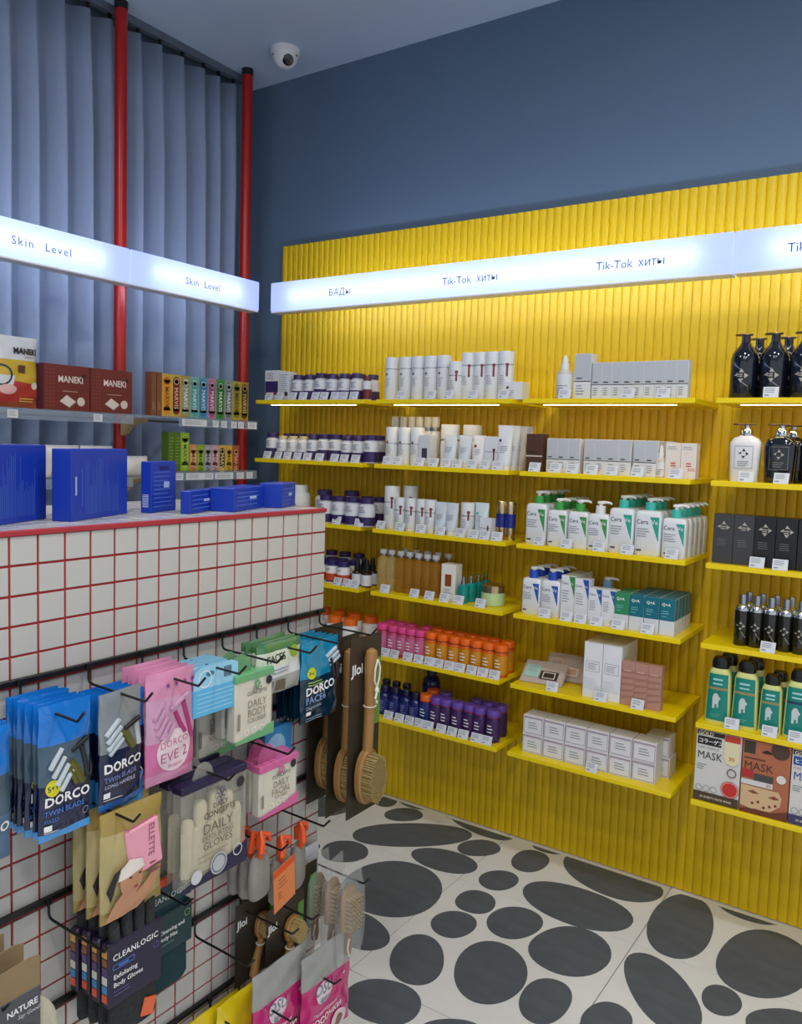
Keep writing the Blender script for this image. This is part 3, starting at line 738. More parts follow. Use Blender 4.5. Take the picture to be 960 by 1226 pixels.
pk = gummy(C('#e0468a'), C('#c44a78',.25), C('#c9688f')); orb = gummy(C('#f06a14'), M('orange_bottle','#d4600f',.2), M('orange_gold_label','#d08a14',.35))
row((pk,), 'vitamin_bottle', 'pink-capped vitamin bottle in the front row, {o}', 'bottle', [-1.8528, -1.7998, -1.7538, -1.7143, -1.6734], 2.648, z5, 'front pink-capped bottles')
row((pk,), 'vitamin_bottle', 'pink-capped vitamin bottle in the back row, {o}', 'bottle', [-1.8565, -1.8111, -1.7624, -1.6908], 2.715, z5, 'rear pink-capped bottles')
row((orb,), 'vitamin_bottle', 'orange-capped vitamin bottle in the front row, {o}', 'bottle', [-1.6236, -1.5709, -1.5192, -1.472, -1.4238, -1.3748, -1.3249], 2.648, z5, 'front orange-capped vitamin bottles')
row((orb,), 'vitamin_bottle', 'orange-capped vitamin bottle in the back row, {o}', 'bottle', [-1.6363, -1.5866, -1.534, -1.4824, -1.4353, -1.3854, -1.333], 2.715, z5, 'rear orange-capped vitamin bottles')
tags([-1.8074, -1.7634, -1.7006, -1.6506, -1.6015, -1.5606, -1.513, -1.468, -1.4185, -1.3716, -1.3238], z5, 'pink and orange vitamin bottles')
z6 = SH[6]
prp = gummy(C('#6a48a8'), C('#3d2258',.25), C('#40245c')); orp = gummy(C('#ea6a1c'), C('#2b2a6a',.25), C('#26307c'))
cob = M('cobalt_bottle', '#141a5c', .15, noise=0); cobc = M('cobalt_cap', '#10123a', .3, noise=0)
blu = [S('bottle_body', lathe([(.024,0),(.026,.003),(.026,.072),(.024,.08),(.013,.09),(.013,.096)],18), cob), S('cap', lathe([(.017,.094),(.017,.112),(.015,.115)],18), cobc), S('label_band', lathe([(.0266,.012),(.0266,.066)],18,(0,0,0),False), C('#232c74'))] + art([('fine_print', LINES(-.013,.058,.026,5,.009,.003), C('#8b93c4'))], rnd_front(.0272))
row((blu,), 'vitamin_bottle', 'cobalt blue bottle with dark cap, front row, {o}', 'bottle', [-1.8368, -1.7856, -1.7354, -1.688], 2.652, z6, 'front cobalt bottles')
row((blu,), 'vitamin_bottle', 'cobalt blue bottle with dark cap, second row, {o}', 'bottle', [-1.8799, -1.8296, -1.7802], 2.722, z6, 'second row of cobalt bottles')
put([S('bottle_body', lathe([(.034,0),(.036,.004),(.036,.125),(.03,.14),(.019,.148),(.019,.156)],20), cob), S('cap', lathe([(.022,.154),(.022,.178),(.02,.181)],18), cobc), S('label_band', lathe([(.0366,.03),(.0366,.11)],20,(0,0,0),False), C('#232c74'))], 'vitamin_bottle', 'tallest cobalt blue bottle standing at the back of the lowest shelf', 'bottle', (-1.705,2.79,z6))
row((orp,), 'vitamin_bottle', 'dark blue bottle with orange cap between cobalt and purple bottles, {o}', 'bottle', [-1.6394], 2.65, z6)
put(orp, 'vitamin_bottle', 'dark blue bottle with orange cap behind the front orange-capped one', 'bottle', ([-1.6511][0],2.72,z6))
row((prp,), 'vitamin_bottle', 'purple-capped dark bottle in the front row, {o}', 'bottle', [-1.5897, -1.5465, -1.4947, -1.4457, -1.3993, -1.345], 2.65, z6, 'front purple-capped vitamin bottles')
row((prp,), 'vitamin_bottle', 'purple-capped dark bottle in the back row, {o}', 'bottle', [-1.595, -1.4565, -1.4059, -1.3526], 2.72, z6, 'rear purple-capped vitamin bottles')
tags([-1.7819, -1.7301, -1.683, -1.6386, -1.5949, -1.539, -1.4913, -1.4427, -1.388, -1.3446], z6, 'cobalt and purple vitamin bottles')

# --- third column
z1 = SH[1]
GRYC = C('#c3c6cd'); BLK = C('#26282d')
def ordi(w, d, h, top='#b9bec8'):
    return carton(w, d, h, PAPER, [('label_panel',R(-w/2+.0012,h*.42,w/2-.0012,h-.0015),C(top)),('carton_seam',R(-w/2,h*.385,w/2,h*.405),BLK),('brand_name',LINES(-w*.35,h*.475,w*.5,1,.01,.004),INK),('fine_print',LINES(-w*.35,h*.31,w*.5,4,h*.06,h*.02),GREYINK)])
put([S('bottle_body', lathe([(.025,0),(.027,.003),(.027,.088),(.024,.096),(.012,.1)],20), M('pale_frosted','#c9c2b4',.2)), S('label_band', lathe([(.0276,.008),(.0276,.084)],20,(0,0,0),False), PAPER), S('dropper_collar', lathe([(.0145,.098),(.0145,.12)],18), WHITE), S('dropper_bulb', lathe([(.010,.12),(.010,.132),(.005,.146),(.002,.149)],16), WHITE)]
    + art([('carton_seam',R(-.02,.044,.02,.0455,6),BLK),('fine_print',LINES(-.018,.038,.03,4,.007,.0025),GREYINK)], rnd_front(.0284)), 'dropper_bottle', 'white dropper bottle at the left end of the pale carton row', 'bottle', (-1.126,2.64,z1))
put(ordi(.060,.055,.152), 'serum_carton', 'tallest pale grey carton beside the white dropper bottle', 'box', (-1.062,2.665,z1))
row((ordi(.0345,.034,.121),), 'serum_carton', 'pale grey serum carton, {o} of nine on the top shelf', 'box', [-1.010+.0350*i for i in range(9)], 2.655, z1, 'pale serum cartons on the top shelf', jit=.004)
tags([-1.106, -0.8889, -0.7769], z1, 'pale grey cartons on the top shelf')
z2 = SH[2]
BRN = C('#4e3226')
put(carton(.062,.05,.131,BRN,[('carton_seam',R(-.031,.052,.031,.056),C('#d8cfc4')),('brand_name',LINES(-.02,.07,.03,1,.01,.004),C('#2a1a12'))]), 'serum_carton', 'dark brown carton with pale stripe at the left of its shelf', 'box', (-1.222,2.655,z2))
o2 = ordi(.040,.038,.117)
row((o2,), 'serum_carton', 'white serum carton in the group of three beside the brown carton, {o}', 'box', [-1.157,-1.1165,-1.076], 2.655, z2, 'three white cartons beside the brown carton', jit=.004)
row((o2,), 'serum_carton', 'white serum carton in the middle group of four, {o}', 'box', [-1.022,-.9815,-.941,-.9005], 2.655, z2, 'middle white serum cartons', jit=.004)
row((o2,), 'serum_carton', 'white serum carton left of the small dropper bottle, {o}', 'box', [-.854,-.8135], 2.655, z2, 'white cartons left of the dropper', jit=.004)
put(o2, 'serum_carton', 'white serum carton standing behind the small dropper bottle', 'box', (-.785,2.73,z2))
put([S('bottle_body', lathe([(.0145,0),(.0155,.002),(.0155,.055),(.013,.061),(.008,.064)],18), M('pale_frosted','#c9c2b4',.2)), S('label_band', lathe([(.016,.004),(.016,.05)],18,(0,0,0),False), PAPER), S('dropper_collar', lathe([(.009,.062),(.009,.08)],16), WHITE), S('dropper_bulb', lathe([(.0065,.08),(.0065,.092),(.003,.103)],16), WHITE)]
    + art([('carton_seam',R(-.011,.025,.011,.0262,6),BLK),('fine_print',LINES(-.01,.021,.018,3,.005,.0018),GREYINK)], rnd_front(.0166)), 'dropper_bottle', 'small dropper bottle between the white cartons', 'bottle', (-.785,2.645,z2))
wr = carton(.047,.045,.112,C('#e6dcd6'),[('fine_print',LINES(-.018,.1,.03,2,.006,.002),GREYINK),('red_print',join(LINES(-.006,.05,.022,2,.008,.004),T('30%',.014,.010,.024)),C('#cc5a48'))])
row((wr,), 'serum_carton', 'cream carton with red print at the shelf end, {o}', 'box', [-.745,-.697], 2.655, z2, 'cream cartons with red print', jit=.01)
tags([-1.2036, -1.1264, -1.0662, -0.9988, -0.9304, -0.8449, -0.7234], z2, 'small white serum cartons')
z3 = SH[3]
CVW = C('#e4e7ec', .3)
def pumpb(w, d, bh, tri, colr, h, brand2=None, collar=True):
    a, b = w/2, d/2
    parts = [S('bottle_body', sell([(a*.95,b*.9,0),(a,b,.004),(a,b,bh-.02),(a*.97,b*.97,bh-.008),(a*.86,b*.8,bh-.002),(a*.45,b*.6,bh)], 5.5, 32), CVW)]
    f = lambda x, z: -b*(max(0., 1-abs(x/a)**5.5))**(1/5.5)
    parts += art([('triangle_print', PG((a*.18,bh*.86),(a*.86,bh*.30),(a*.86,bh*.86)), tri), ('brand_name', T('Cera', w*.24, -a*.84, bh*.70, 'LEFT', .95), C('#2a3550')), ('brand_name_end', T('Ve', w*.24, a*.28, bh*.70, 'LEFT', .95), WINK),
                  ('fine_print', LINES(-a*.78,bh*.60,w*.5,4,bh*.055,bh*.016), GREYINK), ('volume_mark', R(-a*.74,bh*.10,-a*.36,bh*.135), INK)], f, .0006)
    parts.append(S('pump_collar', lathe([(.0165,bh-.001),(.0165,bh+.024),(.014,bh+.026)],18), colr,))
    zz = bh+.026
    parts.append(S('pump_head', join(lathe([(.0065,zz-.002),(.0065,h-.010)],14), xf(sell([(.012,.008,0),(.0125,.0085,.004),(.010,.006,.009)],3,18), (0,0,h-.010)), tube([(.004,0,h-.005),(.022,0,h-.004),(.034,0,h-.006),(.038,0,h-.010)],[.0055,.0045,.0038,.003],8)), WHITE))
    return parts
GRN = C('#3f8f4a'); TLT = C('#23a08c'); GRNC = C('#3fa04a'); TEALC = C('#3fbcae'); BLUT = C('#2c55b0')
gb = pumpb(.079,.05,.143,GRN,GRNC,.187); gs = pumpb(.071,.046,.126,GRN,GRNC,.166); gw = pumpb(.073,.046,.124,GRN,WHITE,.166); tb = pumpb(.084,.052,.148,TLT,TEALC,.190); t2 = pumpb(.086,.052,.146,TLT,TEALC,.187); ts = pumpb(.076,.046,.128,TLT,TEALC,.172)
PN = ['front', 'second in depth', 'third in depth', 'fourth in depth', 'fifth in depth']
def deep(rec, name, fmt, cat, x, y, z, n, dy, dx=0.0, group=None):
    for k in range(n): put(rec, name, fmt.format(p=PN[k]), cat, (x+dx*k, y+dy*k, z), random.uniform(-.02,.02), group)
deep(gb, 'pump_bottle', 'tall white bottle with green triangle, leftmost file, {p}', 'bottle', -1.201, 2.645, z3, 4, .056, .002, 'leftmost file of green pump bottles')
deep(gs, 'pump_bottle', 'white bottle with green triangle, second file, {p}', 'bottle', -1.121, 2.64, z3, 4, .052, .002, 'second file of green pump bottles')
put(gs, 'pump_bottle', 'white bottle with green triangle and green pump, third file', 'bottle', (-1.045,2.638,z3), .03)
put(gw, 'pump_bottle', 'white bottle with green triangle and plain white pump', 'bottle', (-.973,2.636,z3))
deep(tb, 'pump_bottle', 'large white bottle with teal triangle, left teal file, {p}', 'bottle', -.896, 2.642, z3, 4, .056, .002, 'left file of teal pump bottles')
deep(t2, 'pump_bottle', 'large white bottle with teal triangle, middle teal file, {p}', 'bottle', -.808, 2.642, z3, 3, .056, .002, 'middle file of teal pump bottles')
deep(ts, 'pump_bottle', 'smaller white bottle with teal triangle at shelf end, {p}', 'bottle', -.724, 2.638, z3, 5, .050, .002, 'right file of teal pump bottles')
tags([-1.1754, -1.074, -0.9593, -0.8635, -0.7215], z3, 'green and teal pump bottles')
z4 = SH[4]
BLC = C('#2450c0')
bb = pumpb(.070,.046,.128,BLUT,BLC,.168)
deep(bb, 'pump_bottle', 'white bottle with blue triangle and pump, left file, {p}', 'bottle', -1.208, 2.645, z4, 3, .052, .002, 'left file of blue pump bottles')
deep(bb, 'pump_bottle', 'white bottle with blue triangle and pump, right file, {p}', 'bottle', -1.136, 2.645, z4, 3, .052, .002, 'right file of blue pump bottles')
def cvbox(w, d, h, tri):
    a = w/2
    return carton(w, d, h, CVW, [('triangle_print', PG((a*.1,h-.002),(a*.98,h*.52),(a*.98,h-.002)), tri), ('brand_name', T('Cera', w*.26, -a*.9, h*.80, 'LEFT', .9), C('#2a3550')), ('brand_name_end', T('Ve', w*.26, a*.28, h*.80, 'LEFT', .9), WINK), ('fine_print', LINES(-a*.8,h*.66,w*.55,5,h*.06,h*.016), GREYINK), ('seal_mark', RING(a*.55,h*.12,.006,.0015,14), INK)])
deep(cvbox(.050,.05,.151,GRN), 'lotion_carton', 'white carton with green triangle between the blue ones, {p}', 'box', -1.0725, 2.655, z4, 3, .055, 0, 'green-triangle cartons')
put(cvbox(.050,.048,.147,BLUT), 'lotion_carton', 'taller white carton with blue triangle in front', 'box', (-1.0205,2.648,z4))
row((cvbox(.046,.045,.121,BLUT),), 'lotion_carton', 'shorter white carton with blue triangle, {o}', 'box', [-.970,-.923], 2.640, z4, 'shorter blue-triangle cartons', jit=.01)
put(pumpb(.06,.04,.112,BLUT,M('clear_blue_cap','#8fb8e8',.1,alpha=.7,noise=0),.15), 'pump_bottle', 'clear-pumped white bottle behind the shorter blue-triangle cartons', 'bottle', (-.965,2.72,z4))
def qa(top):
    w, d, h = .0475, .036, .118
    return carton(w, d, h, PAPER, [('label_panel',R(-w/2,h*.40,w/2,h),C(top)),('brand_name',T('Q+A',.013,-w*.38,h*.80,'LEFT',1,0,.02),WINK),('fine_print',join(LINES(-w*.38,h*.66,w*.5,2,.007,.002),LINES(-w*.38,h*.52,w*.4,1,.007,.002)),C('#7fc3cc'))]) + \
        [P('teal_sleeve', box(w+.0005, d+.0006, h*.602, .0014, (0,0,h*.40)), C(top))]
qT = qa('#0e6d7e'); qG = qa('#2f8a5c')
def qart(rec): return rec
deep(qG, 'serum_carton', 'green and white small carton left of the teal block, {p}', 'box', -.8775, 2.634, z4, 3, .0385, 0, 'green small cartons')
for j in range(3):
    deep(qT, 'serum_carton', 'teal and white small carton, %s file, {p}' % ['left','middle','right'][j], 'box', -.8275+.0495*j, 2.634, z4, 5, .0385, 0, 'block of teal cartons')
tags([-1.141, -1.0611, -1.0102, -0.9545, -0.8803, -0.7839], z4, 'blue-triangle bottles and teal cartons')
z5 = SH[5]
PCH = C('#c9a58f'); FILM = M('clear_film', '#e8ecef', .12, alpha=.3, noise=0)
def pouch(a, b, c):
    w, h = .15, .10
    return [P('pouch_tray', box(w, .012, h, .003), PCH), P('film_wrap', box(w+.008, .016, h+.008, .004, (0,0,-.003)), FILM)] + art([('label_panel',R(-.065,.02,-.015,.08),C(a)),('label_panel',R(-.010,.015,.055,.055),C(b)),('label_frame',FRAME(.0,.02,.045,.05,.003),C(c)),('fine_print',LINES(-.06,.07,.04,4,.008,.002),GREYINK)], flat(.017))
put(pouch('#a9d3c4','#3d3630','#efe6d8'), 'cosmetic_pouch', 'flat clear pouch with pale green and dark squares lying at the front', 'pouch', (-1.165,2.645,z5+.004), .12, rx=math.radians(-58), group='flat cosmetic pouches')
put(pouch('#d8b8a6','#caa48e','#efe6d8'), 'cosmetic_pouch', 'flat beige clear pouch leaning behind the front pouch', 'pouch', (-1.115,2.735,z5+.004), .05, rx=math.radians(-40), group='flat cosmetic pouches')
wbx = carton(.064,.052,.190,C('#e9eaf0'),[('label_frame',FRAME(-.024,.09,.024,.126,.0012),GREYINK),('fine_print',LINES(-.018,.118,.036,4,.006,.0018),GREYINK),('swirl_print',join(*[R(-.03,.03+.008*i,.028-.006*i,.034+.008*i) for i in range(5)]),C('#dcdde6'))])
deep(wbx, 'perfume_box', 'tall white box with framed label, left file, {p}', 'box', -.966, 2.645, z5, 3, .054, 0, 'tall white boxes, left file')
deep(wbx, 'perfume_box', 'tall white box with framed label, right file, {p}', 'box', -.900, 2.645, z5, 3, .054, 0, 'tall white boxes, right file')
pbx = carton(.0435,.032,.146,C('#b98a7c'),[('marble_print',join(*[PG((-.021,.02+.022*i),(.02,.03+.02*i),(.02,.036+.02*i),(-.021,.030+.022*i)) for i in range(5)]),C('#a77666')),('brand_name',LINES(-.014,.118,.028,1,.01,.003),C('#d9b8ac'))])
row((pbx,), 'perfume_box', 'pink-brown marbled box, {o} of three', 'box', [-.844,-.800,-.756], 2.632, z5, 'pink-brown boxes', jit=.004)
tags([-1.1002, -0.9263, -0.8022], z5, 'flat pouches and marbled boxes')
z6 = SH[6]
wsb = carton(.0765,.075,.068,C('#e3e2e6'),[('label_frame',FRAME(-.036,.004,.036,.064,.0022),C('#a99aa4')),('fine_print',LINES(-.018,.044,.036,3,.009,.0028),GREYINK),('label_stripe',R(-.036,.058,.036,.062),C('#b3a0b0'))])
for lay in range(2):
    row((wsb,), 'cream_box', 'small white framed box in the %s layer, {o}' % ['lower','upper'][lay], 'box', [-1.176+.0795*i for i in range(6)], 2.662, z6+.0002+.0685*lay, '%s layer of small white boxes' % ['lower','upper'][lay], jit=.006)
put(wsb, 'cream_box', 'small white box standing in the second row at the right end', 'box', (-.755,2.745,z6))
put(wsb, 'cream_box', 'small white box on top of the second-row box at the right end', 'box', (-.76,2.745,z6+.0687))
tags([-0.9451], z6, 'small white framed boxes')

# --- right column
z1 = SH[1]
NVG = M('navy_gloss', '#0d1322', .08, coat=.6, noise=0); SMOKE = M('clear_wrap', '#d7dbe6', .08, alpha=.05, noise=0); BRZ = M('bronze_plate', '#6d5744', .3, .6, noise=0)
def diamond(cx, cz, s, full=True):
    g = [PG((cx-s,cz),(cx-s*.45,cz-s*.1),(cx-s*.45,cz+s*.42)), PG((cx,cz+s),(cx-s*.3,cz+s*.45),(cx+s*.42,cz+s*.45)), PG((cx+s,cz),(cx+s*.45,cz+s*.35),(cx+s*.45,cz-s*.42))]
    if full: g.append(PG((cx,cz-s),(cx+s*.35,cz-s*.45),(cx-s*.42,cz-s*.45)))
    return join(*g)
EMB = M('emblem_foil', '#b9b4a8', .3, .5, noise=0)
dk = [S('bottle_body', lathe([(.038,0),(.040,.003),(.040,.118),(.037,.134),(.028,.149),(.018,.160),(.015,.168)],26), NVG), S('pump_neck', lathe([(.013,.166),(.013,.190)],18), NVG), S('pump_plate', xf(sell([(.024,.012,0),(.026,.014,.002),(.025,.013,.005)],2.4,24), (-.006,0,.190)), BRZ)] \
     + art([('diamond_emblem', diamond(0,.068,.021), EMB), ('emblem_frame', join(PG((-.02,.10),(-.018,.10),(.0005,.0855),(-.001,.085)),PG((.02,.036),(.018,.036),(-.0005,.0505),(.001,.051))), EMB), ('brand_name', LINES(-.010,.073,.02,2,.006,.003), EMB)], rnd_front(.0405), .0006)
row((dk,), 'shampoo_bottle', 'tall navy bottle with flat bronze pump plate, {o} in front', 'bottle', [-.554,-.471,-.388], 2.66, z1, 'tall navy pump bottles', rz=0)
row((dk,), 'shampoo_bottle', 'tall navy bottle with flat pump plate, {o} in the back', 'bottle', [-.535,-.452,-.369], 2.765, z1, 'rear tall navy pump bottles')
tags([-0.4639], z1, 'tall navy pump bottles')
z2 = SH[2]
def rbot(mat, frm, emb):
    a, b = .045, .028
    p = [S('bottle_body', sell([(a*.86,b*.85,0),(a*.89,b*.9,.004),(a,b,.105),(a*.98,b*.98,.118),(a*.82,b*.85,.130),(a*.45,b*.6,.138),(.017,.017,.140)],3.4,32), mat), S('pump_collar', lathe([(.018,.139),(.018,.156),(.014,.162)],20), CHROME), S('pump_neck', lathe([(.009,.160),(.009,.172)],14), CHROME), S('pump_plate', xf(sell([(.032,.012,0),(.034,.014,.002),(.033,.013,.005)],2.4,24), (-.006,0,.171)), BRZ)]
    f = lambda x, z: -(b*.9+(b-b*.9)*z/.105)*(max(0.,1-abs(x/(a*.9))**3.4))**(1/3.4)
    return p + art([('label_frame', join(R(-.026,.040,.026,.0412,8),R(-.026,.107,.026,.1082,8),R(-.0265,.040,-.0253,.108,1,4),R(.0253,.040,.0265,.108,1,4)), frm), ('diamond_emblem', diamond(0,.085,.015), emb), ('fine_print', LINES(-.016,.062,.032,3,.006,.0018), frm)], f, .0014)
put(rbot(C('#dfe1e8',.25), GREYINK, INK), 'shampoo_bottle', 'white rounded pump bottle with framed emblem label', 'bottle', (-.535,2.66,z2))
nb = rbot(NVG, M('dim_foil','#8d8a84',.35,.4,noise=0), EMB)
put(nb, 'shampoo_bottle', 'navy rounded pump bottle right of the white one', 'bottle', (-.437,2.66,z2))
put(nb, 'shampoo_bottle', 'navy rounded pump bottle standing behind the front navy one', 'bottle', (-.418,2.74,z2))
put(nb, 'shampoo_bottle', 'navy rounded pump bottle cut by the right image edge', 'bottle', (-.338,2.665,z2))
tags([-0.5171, -0.4207], z2, 'white and navy rounded pump bottles')
z3 = SH[3]
def dbox(m, full): return carton(.0585,.05,.152,C(m,.35),[('diamond_emblem',diamond(0,.112,.019,full),EMB),('emblem_mark',LINES(-.008,.115,.016,2,.006,.003),EMB),('fine_print',LINES(-.017,.075,.034,4,.006,.0015),C('#77787c'))])
row((dbox('#3d3d40',False),), 'shampoo_box', 'dark grey box with three-part emblem, {o}', 'box', [-.577,-.5178], 2.65, z3, 'dark grey emblem boxes', jit=.004)
row((dbox('#17181d',True),), 'shampoo_box', 'black box with diamond emblem, {o}', 'box', [-.4583,-.399,-.339], 2.65, z3, 'black emblem boxes', jit=.004)
tags([-0.4707, -0.4066], z3, 'dark emblem boxes')
z4 = SH[4]
DKB = M('black_olive_gloss', '#15160f', .15, coat=.4, noise=0)
sp = [S('can_body', lathe([(.0205,0),(.0215,.003),(.0215,.105),(.0205,.108)],20), DKB), S('chrome_shoulder', lathe([(.0205,.108),(.0195,.116),(.016,.124),(.0125,.127)],20), CHROME), S('spray_cap', lathe([(.011,.126),(.011,.152),(.0095,.157)],18), SILVER)] \
     + art([('diamond_emblem', diamond(0,.062,.0135), EMB), ('emblem_frame', PG((.002,.045),(.0035,.045),(.016,.026),(.0145,.026)), EMB)], rnd_front(.0218), .0006)
row((sp,), 'spray_can', 'slim black spray bottle with silver cap, front row, {o}', 'bottle', [-.512,-.4715,-.4305,-.3895,-.3475], 2.655, z4, 'front black spray bottles', jit=.05)
row((sp,), 'spray_can', 'slim black spray bottle with silver cap, back row, {o}', 'bottle', [-.505,-.4655,-.4255,-.3845,-.3425], 2.71, z4, 'rear black spray bottles', jit=.05)
tags([-0.4247], z4, 'black spray bottles')
z5 = SH[5]
LIM = C('#d8dc8c', .3); TLL = M('teal_green_label', '#0d8478', .35, noise=.12, nscale=12)
def shamp(s, band):
    a, b, h = .0385*s, .026*s, .178*s
    body = [(a*.98,b*.95,0),(a,b,.004),(a*.93,b,h*.45),(a*.86,b*.96,h*.86),(a*.72,b*.85,h*.95),(a*.5,b*.7,h)]
    p = [S('bottle_body', sell(body,3.2,32), LIM), S('flip_cap', sell([(a*.60,b*.78,h*.955),(a*.66,b*.84,h*1.0),(a*.64,b*.82,h*1.10),(a*.5,b*.7,h*1.16)],3,28), M('black_cap','#121214',.25,noise=0))]
    def f(x, z):
        t = z/h; aa = a*(1-.155*t)
        return -b*(max(0.,1-abs(x/aa)**3.2))**(1/3.2)
    n = 6
    lab = ([], [])
    Vv, Ff = [], []
    for j in range(9):
        z = h*(.06+.82*j/8); aa = a*(1-.155*z/h)*.84
        for i in range(n+1): Vv.append((-aa+2*aa*i/n, 0, z))
    for j in range(8):
        for i in range(n): Ff.append((j*(n+1)+i, j*(n+1)+i+1, (j+1)*(n+1)+i+1, (j+1)*(n+1)+i))
    return p + art([('front_label', (Vv,Ff), TLL), ('label_stripe', R(-a*.74,h*.60,a*.74,h*.645,6), C(band)), ('title_print', join(LINES(-a*.4,h*.80,a*.8,1,.01,.006,.1),LINES(-a*.4,h*.72,a*.8,1,.01,.005,.1)), C('#9fd8d8')),
                    ('horse_print', join(DISC(-a*.1,h*.44,a*.26,14,h*.10), R(-a*.34,h*.27,-a*.16,h*.42), R(0,h*.29,a*.12,h*.42), DISC(a*.14,h*.45,a*.12,10)), C('#c9d2d4')), ('fine_print', LINES(-a*.45,h*.17,a*.9,2,h*.035,h*.012), C('#5fb6ac'))], f, .0008)
sA, sB, sC2 = shamp(1.0,'#9a8a5a'), shamp(.86,'#9a8a5a'), shamp(1.0,'#1d3a5c')
for k, (x, rec, lab) in enumerate([(-.562,sA,'teal shampoo bottle with black cap at the left shelf end'),(-.484,sA,'teal shampoo bottle second from left, full size'),(-.411,sB,'smaller teal shampoo bottle between two tall ones'),(-.337,sC2,'teal shampoo bottle with dark blue stripe at the image edge')]):
    put(rec, 'shampoo_bottle', lab, 'bottle', (x,2.645,z5), 0, 'teal shampoo bottles')
for k, (x, rec) in enumerate([(-.55,sA),(-.472,sA),(-.40,sB)]):
    put(rec, 'shampoo_bottle', 'teal shampoo bottle in the back row, ' + od(k,3), 'bottle', (x,2.705,z5), 0, 'rear teal shampoo bottles')
tags([-0.5104, -0.4039, -0.3312], z5, 'teal shampoo bottles')
z6 = SH[6]
def maskbox(kind):
    w, d, h = .134, .055, .226
    x = w/2
    if kind == 'copper':
        base = C('#b4694a'); pc = [('dark_square',R(-x+.004,h-.042,-x+.036,h-.004),C('#3c322e')),('hang_hole',PG((-.014,h-.03),(.002,h-.022),(.018,h-.03),(.012,h-.034),(-.008,h-.034)),C('#1f1512')),('dark_disc',DISC(.038,h-.018,.026),C('#4e3428')),
            ('title_print',T('MASK',.034,-x+.006,.136,'LEFT',.95,0,.0),C('#4a2c1e')),('fine_print',LINES(-x+.006,.172,.07,1,.006,.004),C('#5c3423')),('red_label',R(-x+.002,.110,-x+.034,.134),C('#b5282c')),('grey_label',R(-x+.036,.104,x-.044,.126),C('#4a4744')),
            ('white_strip',R(-x+.001,.088,x-.044,.104),C('#dcd8d4')),('count_print',T('30',.014,x-.056,.091,'CENTER'),C('#b5282c')),('face_print',PG((-x+.002,.022),(-.03,.014),(.02,.018),(.046,.04),(.05,.066),(.04,.084),(-x+.002,.086)),C('#d8b48a')),
            ('eye_print',join(PG((-.046,.068),(-.03,.074),(-.012,.066),(-.03,.063)),PG((.012,.062),(.03,.070),(.044,.062),(.028,.058))),C('#8c4a34')),('white_seal',DISC(x-.022,.124,.013),C('#e6ddd6')),('splash_print',join(*[DISC(-.03+.016*i,.034+.008*math.sin(i*2.1),.004) for i in range(5)]),C('#7c2f1c')),('bottom_print',PG((-x,.0),(x,.0),(x,.03),(.02,.014),(-.02,.018),(-x,.010)),C('#6b3320'))]
    else:
        dark = '#4a3d2c' if kind == 'white' else '#3d3a66'; tt = '#2d2d33' if kind == 'white' else '#2a4a9c'
        base = C('#d8d6d2'); pc = [('brand_band',R(-x+.002,h-.016,x*.25,h-.002),C('#2a2320')),('brand_name',T('GOLD',.016,-x+.006,h-.0155,'LEFT',1.0,0,.02),C('#e8dfc8')),('kana_band',R(-x+.004,.180,x*.12,.206),C('#1d1b1d' if kind=='white' else '#1f4f9c')),('kana_print',T('コラーゲン' if kind=='white' else 'ヒアルロン',.0155,-x+.007,.1865,'LEFT',.95,0,.02),WINK),
            ('title_print',T('MASK',.034,-x+.006,.136,'LEFT',.85),C(tt)),('small_title',T('PURE 5 ESSENCE',.0095,-x+.006,.168,'LEFT',.9),GREYINK),
            ('fine_print',LINES(-x+.006,.118,.03,3,.007,.002),GREYINK),('ring_print',join(*[RING(-x+.016+.022*i,.042,.010,.0015) for i in range(3)]),GREYINK),('bottom_band',R(-x,0,x,.03),C(dark)),('band_print',T('MORECA FLY TINIS' if False else '30 SHEETS FACE MASK',.009,0,.012,'CENTER',1.05,0,.01),C('#e6dcc4')),
            ('red_label',R(.018,h-.022,x-.004,h-.002),C('#cc3a32')),('cream_tag',PG((.018,.150),(.026,.136),(.042,.130),(.056,.136),(x-.005,.150),(x-.005,h-.022),(.018,h-.022)),C('#e8dcb4')),('count_print',T('30',.018,.040,.146,'CENTER',1,0,.02),C('#c47a20')),('red_seal',DISC(.040,.055,.026),C('#cc2f2c')),('seal_ring',RING(.040,.055,.0235,.001),WINK),('dark_ring',RING(.043,.108,.014,.003),C('#5c4a40'))]
    return carton(w,d,h,base,pc)
put(maskbox('white'), 'mask_box', 'white face mask box with black kana band and red seal', 'box', (-.545,2.632,z6))
put(maskbox('copper'), 'mask_box', 'copper brown face mask box with printed mask face', 'box', (-.408,2.632,z6))
put(maskbox('blue'), 'mask_box', 'white face mask box with blue lettering cut by the image edge', 'box', (-.271,2.632,z6))

